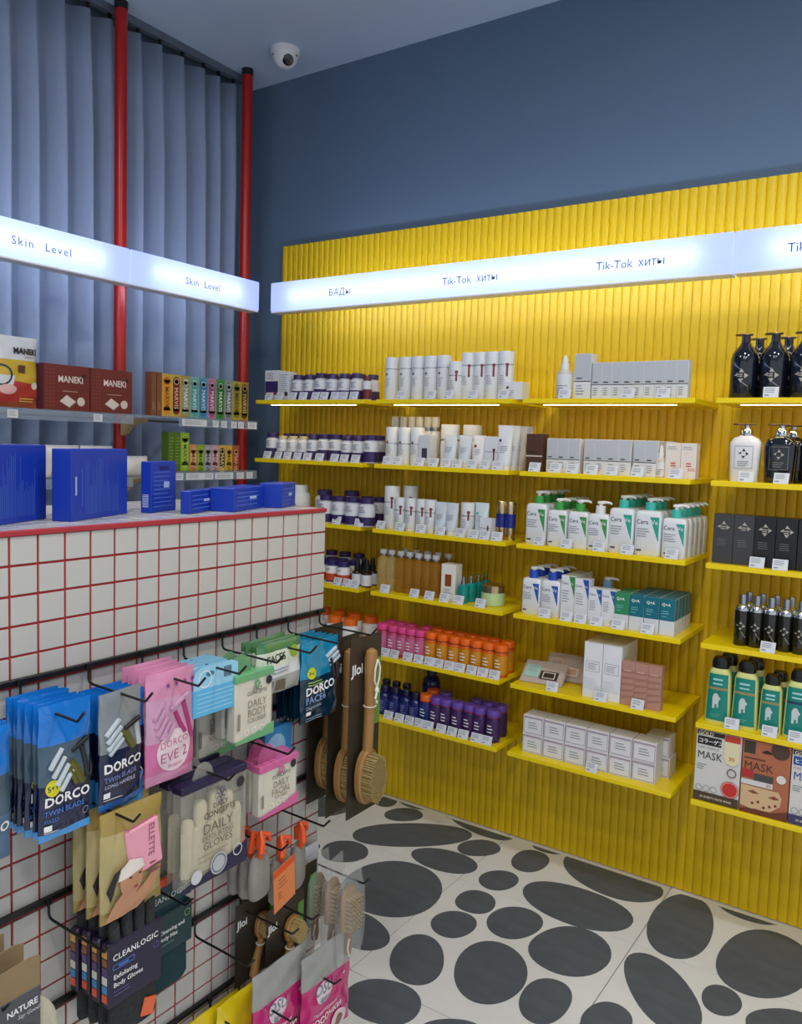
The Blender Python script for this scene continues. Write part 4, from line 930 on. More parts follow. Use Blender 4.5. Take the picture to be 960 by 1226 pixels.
# ------------------------------------------------------------------ packs hanging on the counter hooks (front faces +x after a quarter turn)
Q = math.radians(90)
def film(name, hexc, alpha=.55, rough=.14): return M(name, hexc, rough, alpha=alpha, noise=.10, nscale=25, bump=.35, bscale=45, coat=.5)
def pillow(w, h, t, e=2.6):
    """front surface of a filled bag: flat at the seams, full in the middle"""
    return lambda x, z: (-t*max(0., 1-abs(2*x/w)**e)**.6 * max(0., 1-abs(2*z/h-1)**e)**.6
                         - .0011*math.sin(75*x+48*z+w*300) - .0009*math.sin(-60*x+104*z+h*200) - .0005*math.sin(190*x+90*z))
def bag(w, h, t, mat, regions=(), nx=14, nz=26):
    """regions: (name, mat, z0, z1) horizontal zones of the printed film; the back is flat"""
    f = pillow(w, h, t)
    parts = []
    for name, m, z0, z1 in regions:
        k = max(2, int(nz*(z1-z0)/h))
        Vf, Ff = onto(R(-w/2, z0, w/2, z1, nx, k), f, .0)
        n = len(Vf)
        Vb = [(x, y*.15+.0022, z) for x, y, z in Vf]
        parts.append(S(name, (Vf+Vb, Ff+[tuple(i+n for i in q[::-1]) for q in Ff]), m))
    return parts, f
def deep_in(x, y, z, k):
    """slide a pack back along its hook towards the tiles, keeping its reach"""
    x1 = -1.25 + (x+1.25)*k; q = x1/x
    return (x1, y*q, 1.55-(1.55-z)*q), q
def puth(rec, name, label, cat, loc, rz, group=None, k=.62):
    l, q = deep_in(*loc, k); return put(rec, name, label, cat, l, rz, group, s=q)
def hang(rec, name, labels, cat, xs, y, z, group, yaw=0.0, jy=.003, k=.64):
    l0, q0 = deep_in(xs[0], y, z, k)
    for i, x in enumerate(xs):
        j = 0 if i == 0 else 1
        put(rec, name, labels(i), cat, (-1.25+(x+1.25)*k, l0[1]+j*random.uniform(-jy,jy), l0[2]+j*random.uniform(-.003,.002)), Q+yaw+j*random.uniform(-.03,.03), group, s=q0)
def lab(front, back):
    return lambda k: front if k == 0 else back % (['directly', 'second', 'third', 'fourth', 'fifth', 'sixth'][k-1])
def razor_head(x, z, a, L=.030, m=None):
    g = xf(box(L, .006, .007, .0012, (0,0,-.0035)), (0,0,0), 0, 0, 0)
    V = [(x+vx*math.cos(a)-vz*math.sin(a), vy, z+vx*math.sin(a)+vz*math.cos(a)) for vx, vy, vz in g[0]]
    return V, g[1]
def lift(g, f, off):
    """set a small solid on the front surface"""
    cx = sum(v[0] for v in g[0])/len(g[0]); cz = sum(v[2] for v in g[0])/len(g[0])
    y = f(cx, cz)-off
    return [(a, b+y, c) for a, b, c in g[0]], g[1]
def bars(f, pts, a, m, L=.032, name='razor_head'):
    return [P(name, lift(razor_head(x, z, a, L), f, .0015), m) for x, z in pts]
def handle(f, path, m, r=.0035, name='razor_handle'):
    return S(name, tube([(x, f(x, z)-.001, z) for x, z in path], r, 6), m)
DOR = 'DORCO'
# blue 5+1 razors
BF = film('bright_blue_film', '#1a78d4', .94); BFS = film('smoky_clear_film', '#4a6276', .88); NVF = film('navy_film', '#0d1840', 1.0, .2); LBF = film('light_blue_film', '#3f9be6', .96); DKH = C('#15171c', .3); OLV = C('#5c5a18', .35); SIL2 = C('#c5ced6', .2)
W, H = .088, .212
p, f = bag(W, H, .007, BF, [('bottom_seam',LBF,0,.012),('lower_film',NVF,.012,.088),('clear_window',BFS,.088,.150),('top_film',BF,.150,H)])
p += bars(f, [(-.020,.128),(-.014,.113),(-.008,.100),(-.002,.090)], math.radians(56), SIL2, .036)
p += [P('razor_head', lift(razor_head(.022,.140,math.radians(28),.034), f, .002), DKH), handle(f, [(.026,.136),(.030,.112),(.036,.086)], DKH, .0042), handle(f, [(.006,.118),(.016,.100),(.026,.080)], OLV, .006), handle(f, [(.002,.108),(.010,.092),(.016,.080)], OLV, .005)]
p += art([('yellow_badge',DISC(-.024,.083,.0125),C('#d8d020')),('badge_print',T('5+1',.0115,-.024,.080,'CENTER',1,0,.02,1.0,.12),INK),('brand_name',T(DOR,.0205,-.038,.056,'LEFT',1.0,0,.03,1.05),WINK),('product_name',T('TWIN BLADE',.0118,-.038,.041,'LEFT',.98,0,.0),C('#4a86d8')),('product_name_end',T('FIXED',.0085,-.038,.030,'LEFT'),C('#3f72c0')),
          ('logo_mark',R(-.038,.017,-.026,.026,2),WINK),('fine_print',LINES(-.038,.0155,.034,1,.003,.001),WINK),('seal_mark',RING(.033,.030,.006,.0012),C('#9aa6b4'))], f, .0012)
hang(p, 'razor_pack', lab('bright blue razor pack with yellow badge in front on its hook', 'blue razor pack hanging %s behind the front one with yellow badge'), 'razor pack', [-1.108,-1.132,-1.156,-1.180,-1.204,-1.226], .735, .928, 'blue razor packs', 0, k=.74)
# pack cut by the left image edge
p, f = bag(.088, .20, .012, BFS, [('lower_film',C('#55718f'),0,.07),('clear_window',BFS,.07,.13),('top_film',BF,.13,.2)])
p += art([('brand_name',T(DOR,.0205,-.038,.045,'LEFT',1.0,0,.03,1.05),WINK),('fine_print',LINES(-.036,.036,.05,3,.008,.003),C('#b9c6d4'))], f, .0012)
hang(p, 'razor_pack', lab('grey and blue pack cut by the left image edge beside the blue razors', 'grey and blue edge pack hanging %s behind the first'), 'razor pack', [-1.108,-1.130], .602, .930, 'packs at the left edge')
# long-handle razors
GF = film('grey_clear_film', '#8d949a', .85)
W, H = .086, .190
p, f = bag(W, H, .007, GF, [('bottom_seam',film('blue_seam_film','#2a6fc0',1.0),0,.010),('lower_film',NVF,.010,.094),('clear_window',GF,.094,.150),('top_film',GF,.150,H)])
p += bars(f, [(-.022,.134),(-.020,.122),(-.018,.110),(-.014,.101)], math.radians(38), SIL2, .036)
p += [P('razor_head', lift(razor_head(.016,.133,math.radians(20),.034), f, .002), DKH), handle(f, [(.024,.136),(.028,.112),(.030,.094)], M('grey_handle','#b6babd',.3), .0052), handle(f, [(.0,.125),(.010,.108),(.018,.094)], OLV, .007)]
p += art([('brand_name',T(DOR,.0205,-.038,.062,'LEFT',1.0,0,.03,1.05),WINK),('product_name',T('TWIN BLADE',.0118,-.038,.047,'LEFT',.98),C('#7d8cd0')),('product_name_end',T('LONG HANDLE',.0088,-.036,.036,'LEFT',1.0),C('#c3c9e4')),('logo_mark',R(-.037,.020,-.025,.029,2),WINK),('fine_print',LINES(-.037,.0175,.05,1,.003,.001),WINK)], f, .0012)
puth(p, 'razor_pack', 'grey and navy long handle razor pack right of the yellow badge pack', 'razor pack', (-1.088,.822,.952), Q+.10)
W, H = .084, .205
p, f = bag(W, H, .006, BF, [('bottom_seam',LBF,0,.06),('clear_window',NVF,.06,.14),('top_film',BF,.14,H)])
p += art([('digit_print',T('5',.024,.024,.05,'CENTER',1,0,.02),INK),('circle_print',RING(.024,.058,.014,.0015),C('#bcd8f4'))], f, .0012)
hang(p, 'razor_pack', lambda k: 'blue razor pack behind the grey and navy one, ' + ['nearest','second','third','fourth','fifth'][k], 'razor pack', [-1.114,-1.138,-1.162,-1.186,-1.208], .846, .922, 'blue packs behind the long razor pack')
# pink razors
PF = film('pink_film', '#de93b9', .93); PFD = film('deep_pink_film', '#d36f9f', .96); PFL = film('pale_pink_film', '#d9a5c4', .9)
W, H = .104, .196
p, f = bag(W, H, .007, PF, [('bottom_seam',PF,0,.018),('lower_film',PFD,.018,.075),('clear_window',PFL,.075,.150),('top_film',PF,.150,H)])
p += bars(f, [(-.030,.130),(-.028,.116),(-.024,.103),(-.016,.094),(-.006,.088)], math.radians(55), M('mauve_guard','#c99ab8',.2), .036)
p += [P('razor_head', lift(razor_head(.012,.140,math.radians(30),.044), f, .002), M('mauve_guard','#c99ab8',.2)), handle(f, [(.020,.138),(.032,.105),(.042,.070)], M('magenta_handle','#b02a72',.25), .0045), handle(f, [(.004,.122),(.016,.10),(.026,.082)], M('magenta_handle','#b02a72',.25), .004)]
p += art([('round_label',DISC(.004,.055,.037,28),C('#e6cfd8')),('brand_name',T(DOR,.0165,.004,.064,'CENTER',1.0,0,-.005,1.05,.06),C('#c0427c')),('product_name',T('EVE 2',.026,.004,.038,'CENTER',1.0,0,-.01,1.0,.06),C('#c0427c')),('product_name_end',T('Shopper',.0095,.006,.026,'CENTER',1,0,0,1,.06),C('#c97aa0')),('flower_print',join(*[DISC(-.012+.02*i,.172,.0035,8) for i in range(4)]),C('#8c3f86'))], f, .0012)
hang(p, 'razor_pack', lab('pink razor pack with round pale label in front', 'pink razor pack hanging %s behind the round-label one'), 'razor pack', [-1.098,-1.124,-1.150,-1.176,-1.202], .932, .953, 'pink razor packs', 0)
# light blue tab boxes
LB = C('#5fb8e6', .35); LBL = C('#9ad2ee', .35)
w, d, h = .108, .011, .050
tab = prism([(-w/2,h),(w/2,h),(w/2,h+.034),(w/2-.014,h+.040),(-w/2+.022,h+.040),(-w/2+.008,h+.034),(-w/2,h+.022)], -d/2, -d/2+.0015)
p = [P('box_body', box(w, d, h, .001), LB, art([('fine_print',join(LINES(-.046,.042,.09,5,.008,.0016),),C('#a9dcf2'))], flat(d))), P('hang_tab', tab, LBL, art([('barcode',join(*[R(.018+.0024*i,h+.012,.0194+.0024*i,h+.032) for i in range(8)]),INK),('hang_hole',DISC(-.016,h+.026,.010,16,.005),C('#3a7ca0')),('round_print',RING(-.028,h+.018,.016,.002),WINK)], lambda x, z: -d/2))]
hang(p, 'wipe_box', lab('light blue box with hang tab and barcode in front', 'light blue tab box hanging %s behind the barcode one'), 'box', [-1.095,-1.117,-1.139,-1.161,-1.183,-1.205], 1.031, 1.050, 'light blue tab boxes')
# cream scrubber boxes
CRM = C('#e2d9c2', .3); CLRP = M('clear_blister', '#e4e8ea', .1, alpha=.25, noise=0); GRS = C('#6fae7c', .35); 
def scrubber(w, h, d, accent, words, ink='#857b62'):
    tabg = [(-.026+.026*math.cos(math.pi*(1-i/10))+.0, h+.0+.040*math.sin(math.pi*i/10)) for i in range(11)]
    p = [P('soft_pad', box(w, d, h, .004), CRM), P('clear_case', box(w+.004, d+.004, h+.004, .005, (0,0,-.002)), CLRP),
         P('top_band', box(w+.0046, d+.0046, .016, .002, (0,0,h-.013)), C(accent)), P('bottom_band', prism([(-w/2-.0023,-.002),(w/2+.0023,-.002),(w/2+.0023,.022),(0,.010),(-w/2-.0023,.004)], -d/2-.0026, -d/2-.0018), C(accent)),
         P('hang_tab', prism([(a, b) for a, b in tabg[::-1]], -.001, .001), M('tinted_tab_'+accent[1:], accent, .2, alpha=.6, noise=0))]
    p += art([('brand_name',join(T('DAILY',.0085,.004,h*.74,'CENTER',1.1,.0,.005),T('CONCEPTS',.0105,.004,h*.68,'CENTER',1.0,0,.005)),C('#4a453a')),('flower_mark',join(*[DISC(.004+.006*math.cos(k*1.26),h*.83+.006*math.sin(k*1.26),.0035,8) for k in range(5)]),C(accent)),
              ('product_name',join(*[T(t,s,.004,z,'CENTER',.9,0,-.004) for t, s, z in words]),C(ink)),('round_seal',DISC(w*.36,h*.84,.0085),C('#2b2730')),('icon_print',join(*[RING(-.024+.020*k,.018,.006,.001,14) for k in range(3)]),WINK),('side_barcode',R(-w/2+.001,h*.2,-w/2+.008,h*.45),C('#8e8a80'))], lambda x, z: -d/2-.002)
    return p
sc = scrubber(.100,.130,.026,'#6fae7c',[('DAILY',.021,.064),('BODY',.021,.046),('SCRUBBER',.0125,.034)])
hang(sc, 'scrubber_pack', lab('cream body scrubber with green bands in clear case', 'cream green-banded scrubber hanging %s behind the front case'), 'scrubber', [-1.108,-1.160], 1.137, .970, 'cream body scrubbers', k=.70)
puth(sc, 'scrubber_pack', 'dim cream scrubber with green bottom under the light blue boxes', 'scrubber', (-1.210,1.135,.912), Q, 'cream body scrubbers')
sc2 = scrubber(.110,.104,.024,'#d2689e',[('DAILY',.019,.052),('FACIAL',.019,.036),('SCRUBBER',.0085,.028)])
hang(sc2, 'scrubber_pack', lab('cream facial scrubber with pink bands in clear case', 'pink-banded facial scrubber hanging %s behind the front case'), 'scrubber', [-1.108,-1.155], 1.212, .797, 'pink facial scrubbers')
# blue card behind the facial scrubber
BCD = C('#2f86c4', .35)
p = [P('card', box(.085, .010, .12, .001), BCD)] + art([('round_print',DISC(-.008,.075,.03),C('#8fc3e0')),('fine_print',LINES(-.03,.035,.05,3,.008,.002),C('#a5d0e8'))], flat(.010))
hang(p, 'sponge_card', lab('blue card with pale disc above the pink facial scrubber', 'blue disc card hanging %s behind the first'), 'card pack', [-1.175,-1.195], 1.29, .815, 'blue disc cards')
# green and white face wipes
GRD = C('#3c6b44', .35); GRW = C('#dfe4e0', .35)
w, h = .128, .105
p, f = bag(w, h, .010, GRW, [('lower_film',film('grey_print_film','#a9aca8',1.0),0,.035),('white_film',film('white_print_film','#dfe3e4',1.0),.035,.058),('label_film',film('cream_print_film','#d6dccb',1.0),.058,.088),('top_film',film('green_print_film','#4d7d52',1.0),.088,h)])
p += art([('product_name',T('FACES',.020,-.042,.066,'LEFT',1.0,0,.02,.95,.05),C('#3a4438')),('green_badge',DISC(.036,.080,.0125),C('#8fae2c')),('photo_print',join(R(-.05,.006,-.022,.028),R(-.015,.006,.012,.028)),C('#6b5f50')),('fine_print',LINES(-.045,.052,.08,2,.007,.002),GREYINK)], f, .001)
hang(p, 'wipes_pack', lab('green and white face wipes with lime badge', 'green and white wipes hanging %s behind the lime badge pack'), 'wipes pack', [-1.098,-1.120,-1.142,-1.164], 1.205, 1.045, 'face wipes packs')
# teal razors
TF = film('teal_blue_film', '#1787b0', .97); TFD = film('dark_teal_film', '#0b2c40', 1.0)
W, H = .122, .172
p, f = bag(W, H, .007, TF, [('lower_film',TFD,0,.095),('top_film',TF,.095,H)])
p += bars(f, [(.030,.140),(.036,.130),(.042,.120)], math.radians(25), SIL2, .036) + [handle(f, [(.024,.128),(.034,.108),(.040,.085)], DKH, .006), handle(f, [(.046,.12),(.052,.10),(.054,.08)], DKH, .006)]
p += art([('yellow_badge',DISC(-.034,.106,.0125),C('#c8cc20')),('badge_print',T('3+1',.0105,-.034,.102,'CENTER',1,0,.02),INK),('slogan_print',join(LINES(-.044,.088,.05,2,.006,.003)),C('#8fb06a')),('brand_name',T(DOR,.0245,-.048,.058,'LEFT',1.0,0,.03,1.0,.08),WINK),('product_name',T('PACE6',.0205,-.048,.040,'LEFT',1.0,0,.005,1.0,.08),C('#8fa3d8')),('product_name_end',T('Disposable',.0105,-.048,.028,'LEFT',1.0,0,0,1,.08),C('#a3b6d4')),('logo_mark',R(-.048,.017,-.034,.0245,2),WINK),('fine_print',LINES(-.048,.010,.06,2,.005,.0015),C('#9ab0c4'))], f, .0012)
hang(p, 'razor_pack', lab('teal and navy six blade razor pack with yellow badge', 'teal razor pack hanging %s behind the six blade one'), 'razor pack', [-1.092,-1.118,-1.144,-1.170,-1.196], 1.328, .960, 'teal razor packs')
# bath brushes on cards
CARD = M('brown_photo_card', '#2b241c', .45, noise=.45, nscale=18, stretch=(2,2,1)); GCD = C('#5c8c3c', .4); CARDT = C('#3a2f26', .45); BAM = M('bamboo_wood', '#9a713e', .45, noise=.16, nscale=24, stretch=(6,6,.6)); BRI = M('boar_bristle', '#a38c58', .8, noise=.3, nscale=90); ROPE = M('white_cotton_rope', '#dcd8cc', .8, noise=.1, nscale=80)
def dots(a, b, n, m, c0, h, r=.0022):
    g = []
    for i in range(-n, n+1):
        for j in range(-m, m+1):
            x = a*i/n + (a*.5/n if j % 2 else 0); z = b*j/m
            if (x/a)**2 + (z/b)**2 > 1.0: continue
            g.append(xf(lathe([(r,0),(r*.9,h)], 5), (c0[0]+x, c0[1], c0[2]+z), 0, math.radians(90)))
    return join(*g)
def bathbrush():
    cw, ch = .120, .425
    parts = [P('card', box(cw, .0016, ch, .0004, (0,.0005,0)), CARD), P('top_card', R and onto(R(-cw/2,ch-.15,cw/2,ch), lambda a,b: -.0003, .0004), CARDT), P('green_strip', onto(R(cw/2-.022,ch*.48,cw/2,ch*.86), lambda a,b: -.0003, .0008), GCD),
             P('brand_name', onto(T('Jloi',.034,-cw/2+.006,ch-.085,'LEFT',1.0,0,.02), lambda a,b: -.0003, .0012), WINK)]
    hz = .095   # head centre
    out = []
    A, B = .039, .066
    for i in range(28):
        q = 2*math.pi*i/28; out.append((A*math.cos(q), hz+B*math.sin(q)))
    head = sell([(A*.9,B*.94,0),(A,B,.004),(A,B,.016),(A*.9,B*.95,.020)], 2.2, 32)
    head = xf(head, (-.006,-.006,hz), 0, math.radians(90))
    hd = tube([(-.006,-.016,hz+B*.8),(-.006,-.017,hz+B*1.25),(-.005,-.018,.235),(-.004,-.018,.30),(-.003,-.018,.375),(-.003,-.018,.392),(-.003,-.018,.398)], [.013,.0125,.0125,.0135,.0165,.013,.005], 12)
    parts += [S('brush_head', head, BAM, [P('bristles', dots(A*.84,B*.86,6,12,(-.006,-.026,hz),.026), BRI, (), False, None, None, None, 'stuff')]), S('brush_handle', hd, BAM),
              S('hanging_rope', tube([(-.003,-.036,.375),(-.014,-.038,.355),(-.016,-.038,.33),(-.006,-.038,.308),(.002,-.038,.33),(.005,-.038,.355),(-.002,-.036,.375)], .0022, 8), ROPE, [S('rope_knot', lathe([(.002,-.008),(.0055,-.004),(.005,.003),(.002,.006)],10,(-.007,-.039,.306)), ROPE), S('rope_tail', tube([(-.007,-.039,.302),(-.012,-.041,.294),(-.015,-.041,.286)],.0026,8), ROPE)]),
              S('string_tie', lathe([(.0150,0),(.0158,.001),(.0150,.002)],16,(-.0045,-.018,.262)), ROPE), S('string_knob', lathe([(.001,-.005),(.005,-.002),(.005,.002),(.001,.005)],10,(.040,-.004,.258)), WHITE)]
    return parts
bbr = bathbrush()
puth(bbr, 'bath_brush', 'long bamboo bath brush on brown card, nearest the aisle', 'brush', (-1.105,1.512,.680), Q, 'bath brushes on cards', k=1.0)
puth(bbr, 'bath_brush', 'long bamboo bath brush on brown card, middle of three', 'brush', (-1.168,1.512,.668), Q+.04, 'bath brushes on cards', k=1.0)
puth(bbr, 'bath_brush', 'long bamboo bath brush on brown card, nearest the tiles', 'brush', (-1.224,1.512,.685), Q-.02, 'bath brushes on cards', k=1.0)
# towel pouches
OCH = film('ochre_clear_film', '#b39a52', .72, .2); OCF = film('ochre_front_film', '#c2b177', .8, .2)
W, H = .122, .185
p, f = bag(W, H, .016, OCF, [('bottom_seam',OCH,0,.02),('clear_window',OCF,.02,.150),('top_film',OCH,.150,H)])
SKIN = C('#c08a68', .5)
p += [P('pink_towel', xf(box(.066,.010,.085,.004), (.018,-.016,.070), 0, 0, math.radians(-8)), C('#eda3b6',.7), [P('brand_name', xf(onto(T('ELLETTE',.017,0,0,'LEFT',.9,0,.01,1.0,math.radians(-90)), lambda a,b: 0, .0056), (.018,-.016,.150), 0, 0, 0), C('#9a5a6c'))])]
p += art([('shoulder_print',PG((-.058,.006),(.0,.010),(.028,.036),(.040,.060),(.030,.066),(.0,.040),(-.012,.044),(-.030,.050),(-.044,.036)),SKIN),('face_print',DISC(-.016,.068,.021,18,.028),SKIN),('head_band',PG((-.040,.072),(-.036,.092),(-.020,.104),(.004,.098),(.008,.084),(-.012,.090),(-.030,.080)),C('#e4dad4')),('hair_print',PG((-.052,.04),(-.046,.074),(-.036,.096),(-.046,.088),(-.058,.06)),C('#1c1512')),('eye_print',join(DISC(-.020,.074,.003,8,.0015),DISC(-.002,.076,.003,8,.0015)),C('#2a1c18')),('mouth_print',DISC(-.008,.054,.005,10,.002),C('#a3484c')),('slogan_print',LINES(.020,.082,.030,3,.008,.003),C('#8a3a48'))], lambda x, z: f(x,z)-.010*0, .0068)
hang(p, 'towel_pouch', lab('ochre clear pouch with pink towel and printed face in front', 'ochre towel pouch hanging %s behind the pink towel front one'), 'pouch', [-1.092,-1.14,-1.190], .848, .756, 'ochre towel pouches', 0, k=.75)
# glove pouches
PUR = C('#231c40', .3); GLV = M('cream_knit', '#d9cfae', .9, noise=.12, nscale=120, bump=.3, bscale=250)
w, h = .162, .195
GPF = M('glove_pouch_film', '#c4c2b8', .12, alpha=.30, noise=0, bump=.2, bscale=30)
fing = []
for k, (x, t, r) in enumerate([(-.056,.128,.012),(-.026,.156,.013),(.008,.164,.013),(.040,.154,.013),(.066,.120,.010)]):
    fing.append(S('glove_finger', tube([(x,0,.03),(x,0,.09),(x,0,t-.01),(x,0,t-.003),(x,0,t)], [r*.9,r,r,r*.75,r*.2], 10), GLV))
tabg = [(-.02+.026*math.cos(math.pi*(1-i/10)), h-.006+.036*math.sin(math.pi*i/10)) for i in range(11)]
p = [P('glove_palm', box(.142,.018,.10,.008,(0,0,.012)), GLV)] + fing + [P('clear_pouch', box(w, .028, h, .004), GPF), P('top_fold', box(w+.002, .030, .016, .003, (0,0,h-.014)), PUR), P('hang_tab', prism(tabg[::-1], -.001, .001), GPF),
    P('bottom_print', prism([(-w/2,.0),(w/2,.0),(w/2,.042),(w*.2,.030),(-w*.2,.014),(-w/2,.008)], -.0152, -.0144), PUR)]
p += art([('flower_mark',join(*[RING(.010+.009*math.cos(k*1.05),.158+.009*math.sin(k*1.05),.006,.0012,10) for k in range(6)]),C('#5b4a8c')),('brand_name',join(T('DAILY',.0125,.010,.137,'CENTER',1.1,0,.005),T('CONCEPTS',.0155,.008,.122,'CENTER',1.0,0,.005)),C('#3f3a34')),('product_name',join(T('DAILY',.0275,.004,.093,'CENTER',1.0,0,-.006),T('EXFOLIATING',.0138,.004,.080,'CENTER',.9,0,-.004),T('GLOVES',.0205,.004,.063,'CENTER',1.0,0,-.006)),C('#5f5848')),('fine_print',LINES(-.045,.054,.10,2,.010,.0018),C('#8e8876')),('round_seal',DISC(.060,.166,.0105),C('#2b2730')),('icon_disc',DISC(-.048,.020,.013),C('#cfd0d4')),('icon_disc',DISC(.006,.026,.021),C('#b9bac0')),('icon_ring',RING(.006,.026,.018,.003),C('#6b6f80')),('icon_ring',RING(.054,.034,.012,.002),C('#d8d8de'))], lambda x, z: -.0155)
hang(p, 'glove_pouch', lab('cream exfoliating gloves in clear pouch with purple top', 'purple-topped glove pouch hanging %s behind the front gloves'), 'glove pack', [-1.112,-1.160,-1.208], 1.042, .728, 'glove pouches', k=.78)
# charcoal gloves on cards
CHG = M('charcoal_knit', '#2b2c2f', .95, noise=.7, nscale=160, bump=.6, bscale=300); PCD = C('#241c38', .35)
w, h = .110, .112
p = []
for x, t in [(-.036,.146),(-.012,.164),(.012,.170),(.034,.160),]:
    p.append(S('glove_finger', tube([(x,.006,.07),(x,.006,.11),(x*1.05,.006,t-.008),(x*1.05,.006,t)], [.0095,.0098,.0095,.004], 10), CHG))
p += [S('glove_cuff', sell([(.044,.008,-.058),(.047,.009,-.05),(.047,.009,0),(.046,.009,.06)],3,24,(0,.006,0)), CHG), P('card_sleeve', box(w, .020, h, .003, (0,.006,0)), PCD), P('orange_tag', xf(box(.026,.003,.030,.0005), (.020,-.006,-.048), 0, 0, .3), C('#e2653a'))]
cols = ['#d8a24a','#8a5a3a','#5a4a7a','#d8d8d0','#4a90c8','#e0603a']
p += [P('side_swatch', box(.0012,.012,.013,0,(-w/2-.0008,.006,.012+.0155*i)), C(c)) for i, c in enumerate(cols[::-1])]
p += art([('brand_name',T('CLEANLOGIC',.0145,-.047,.082,'LEFT',1.0,0,.01,1.05),WINK),('pill_print',FRAME(-.047,.066,-.004,.075,.0012),C('#5a7fd0')),('pill_text',LINES(-.036,.072,.022,1,.004,.003),C('#5a7fd0')),('product_name',join(T('Exfoliating',.0115,-.046,.050,'LEFT',1,0,.01),T('Body Gloves',.0115,-.046,.036,'LEFT',1,0,.01)),WINK),('fine_print',LINES(-.046,.029,.04,2,.006,.0014),C('#6b5fa0')),('icon_print',RING(.040,.070,.006,.001,12),C('#6b5fa0'))], lambda x, z: -.004)
hang(p, 'glove_card', lab('charcoal knit gloves in purple card sleeve, front on hook', 'charcoal glove card hanging %s behind the front purple sleeve'), 'glove pack', [-1.095,-1.130,-1.165,-1.200], .858, .602, 'charcoal glove cards', k=.80)
# dark green mitt
MIT = M('dark_teal_knit', '#12343c', .95, noise=.5, nscale=90, bump=.5, bscale=200); MCD = C('#12343a', .4)
p = [S('mitt_fabric', sell([(.05,.012,0),(.056,.016,.010),(.055,.016,.06),(.054,.014,.15),(.05,.010,.175)],3,26), MIT), P('card_sleeve', box(.118,.036,.080,.003,(0,0,.070)), MCD), P('card_top', box(.118,.008,.045,.001,(0,-.010,.160)), MCD), P('orange_band', box(.119,.010,.014,.001,(0,-.010,.200)), C('#c2492a'))]
p += art([('brand_name',T('CLEANLOGIC',.0155,0,.172,'CENTER',1,0,.01,1.05),C('#b9c4c0'))], lambda x, z: -.0142) + art([('product_name',join(T('Cleansing and',.0105,-.02,.112,'LEFT',1,0,.01),T('Body Mitt',.0105,-.02,.099,'LEFT',1,0,.01)),WINK),('icon_print',RING(.045,.130,.007,.0012,14),C('#8fae5a')),('fine_print',LINES(-.02,.092,.05,1,.006,.0014),C('#7d9a94'))], lambda x, z: -.0182)
puth(p, 'bath_mitt', 'dark green bath mitt with orange top band beside charcoal gloves', 'mitt', (-1.150,.960,.535), Q)
# pumice stones with orange strap
PUM = M('grey_pumice', '#8b8780', .9, noise=.15, nscale=60, bump=.4, bscale=200); ORS = C('#e0521e', .4); OTG = C('#e0844e', .45)
def pumice(tagged):
    p = [S('pumice_body', xf(sell([(.024,.010,0),(.030,.013,.008),(.031,.014,.05),(.027,.012,.082),(.018,.008,.092)],2.6,22), (0,0,0)), PUM), S('orange_strap', tube([(-.006,-.004,.086),(-.012,-.014,.105),(-.006,-.012,.125),(.0,-.004,.140),(.006,.006,.125),(.004,.006,.10)],[.006,.008,.007,.004,.007,.006],8), ORS), S('orange_bow', tube([(.0,-.004,.138),(.014,-.012,.132),(.022,-.010,.116),(.012,-.008,.122)],[.003,.006,.006,.003],8), ORS)]
    if tagged:
        p += [P('paper_tag', xf(join(prism([(-.038,0),(.034,0),(.040,.090),(-.032,.090)],-.0008,.0008)), (-.004,-.020,.000), 0, 0, -.14), OTG, [P('tag_top', xf(prism([(-.032,.076),(.0392,.076),(.040,.090),(-.032,.090)],-.0014,-.0009), (-.004,-.020,0), 0, 0, -.14), ORS), P('fine_print', xf(onto(join(LINES(-.018,.064,.034,3,.008,.0016),LINES(-.022,.036,.012,3,.006,.0016)), lambda a,b: 0, .0012), (-.004,-.020,0), 0, 0, -.14), C('#8a4a2a'))])]
    return p
pu, put_ = pumice(False), pumice(True)
puth(put_, 'pumice_stone', 'grey pumice with orange strap and big orange paper tag', 'pumice', (-1.108,1.232,.592), Q+.1, 'pumice stones')
for k, (x, y, z) in enumerate([(-1.14,1.205,.600),(-1.172,1.215,.588),(-1.204,1.208,.592)]):
    put(pu, 'pumice_stone', 'grey pumice with orange strap, %s behind the tagged one' % ['first','second','third'][k], 'pumice', (x,y,z), Q+random.uniform(-.3,.3), 'pumice stones')
puth(pu, 'pumice_stone', 'grey pumice with orange strap right of the tagged one', 'pumice', (-1.125,1.31,.585), Q+.4, 'pumice stones')
# face brushes on cards
def facebrush():
    cw, ch = .125, .185
    parts = [P('card', box(cw,.0016,ch,.0004,(0,.0005,0)), CARD), P('top_card', onto(R(-cw/2,ch-.065,cw/2,ch), lambda a,b: -.0003, .0004), CARDT), P('green_strip', onto(R(cw/2-.020,.09,cw/2,ch-.03), lambda a,b: -.0003, .0008), GCD), P('brand_name', onto(T('Jloi',.024,-cw/2+.004,ch-.052,'LEFT',1,0,.02), lambda a,b: -.0003, .0012), WINK)]
    A, B = .024, .030
    g = xf(sell([(A*.9,B*.9,0),(A,B,.003),(A,B,.010),(A*.9,B*.9,.013)],2.2,28), (.012,-.004,.115), 0, math.radians(90))
    parts += [S('brush_head', xf(g,(0,0,0)), BAM, [P('bristles', dots(A*.8,B*.82,4,6,(.012,-.017,.115),.020,.0026), BRI, (), False, None, None, None, 'stuff')]), S('brush_handle', tube([(.008,-.010,.092),(.003,-.011,.075),(-.008,-.011,.045),(-.016,-.011,.012),(-.017,-.011,.006)],[.009,.0075,.0095,.0105,.006],12), BAM), S('string_tie', lathe([(.0095,0),(.0105,.001),(.0095,.002)],14,(.003,-.011,.076)), ROPE)]
    return parts
fb = facebrush()
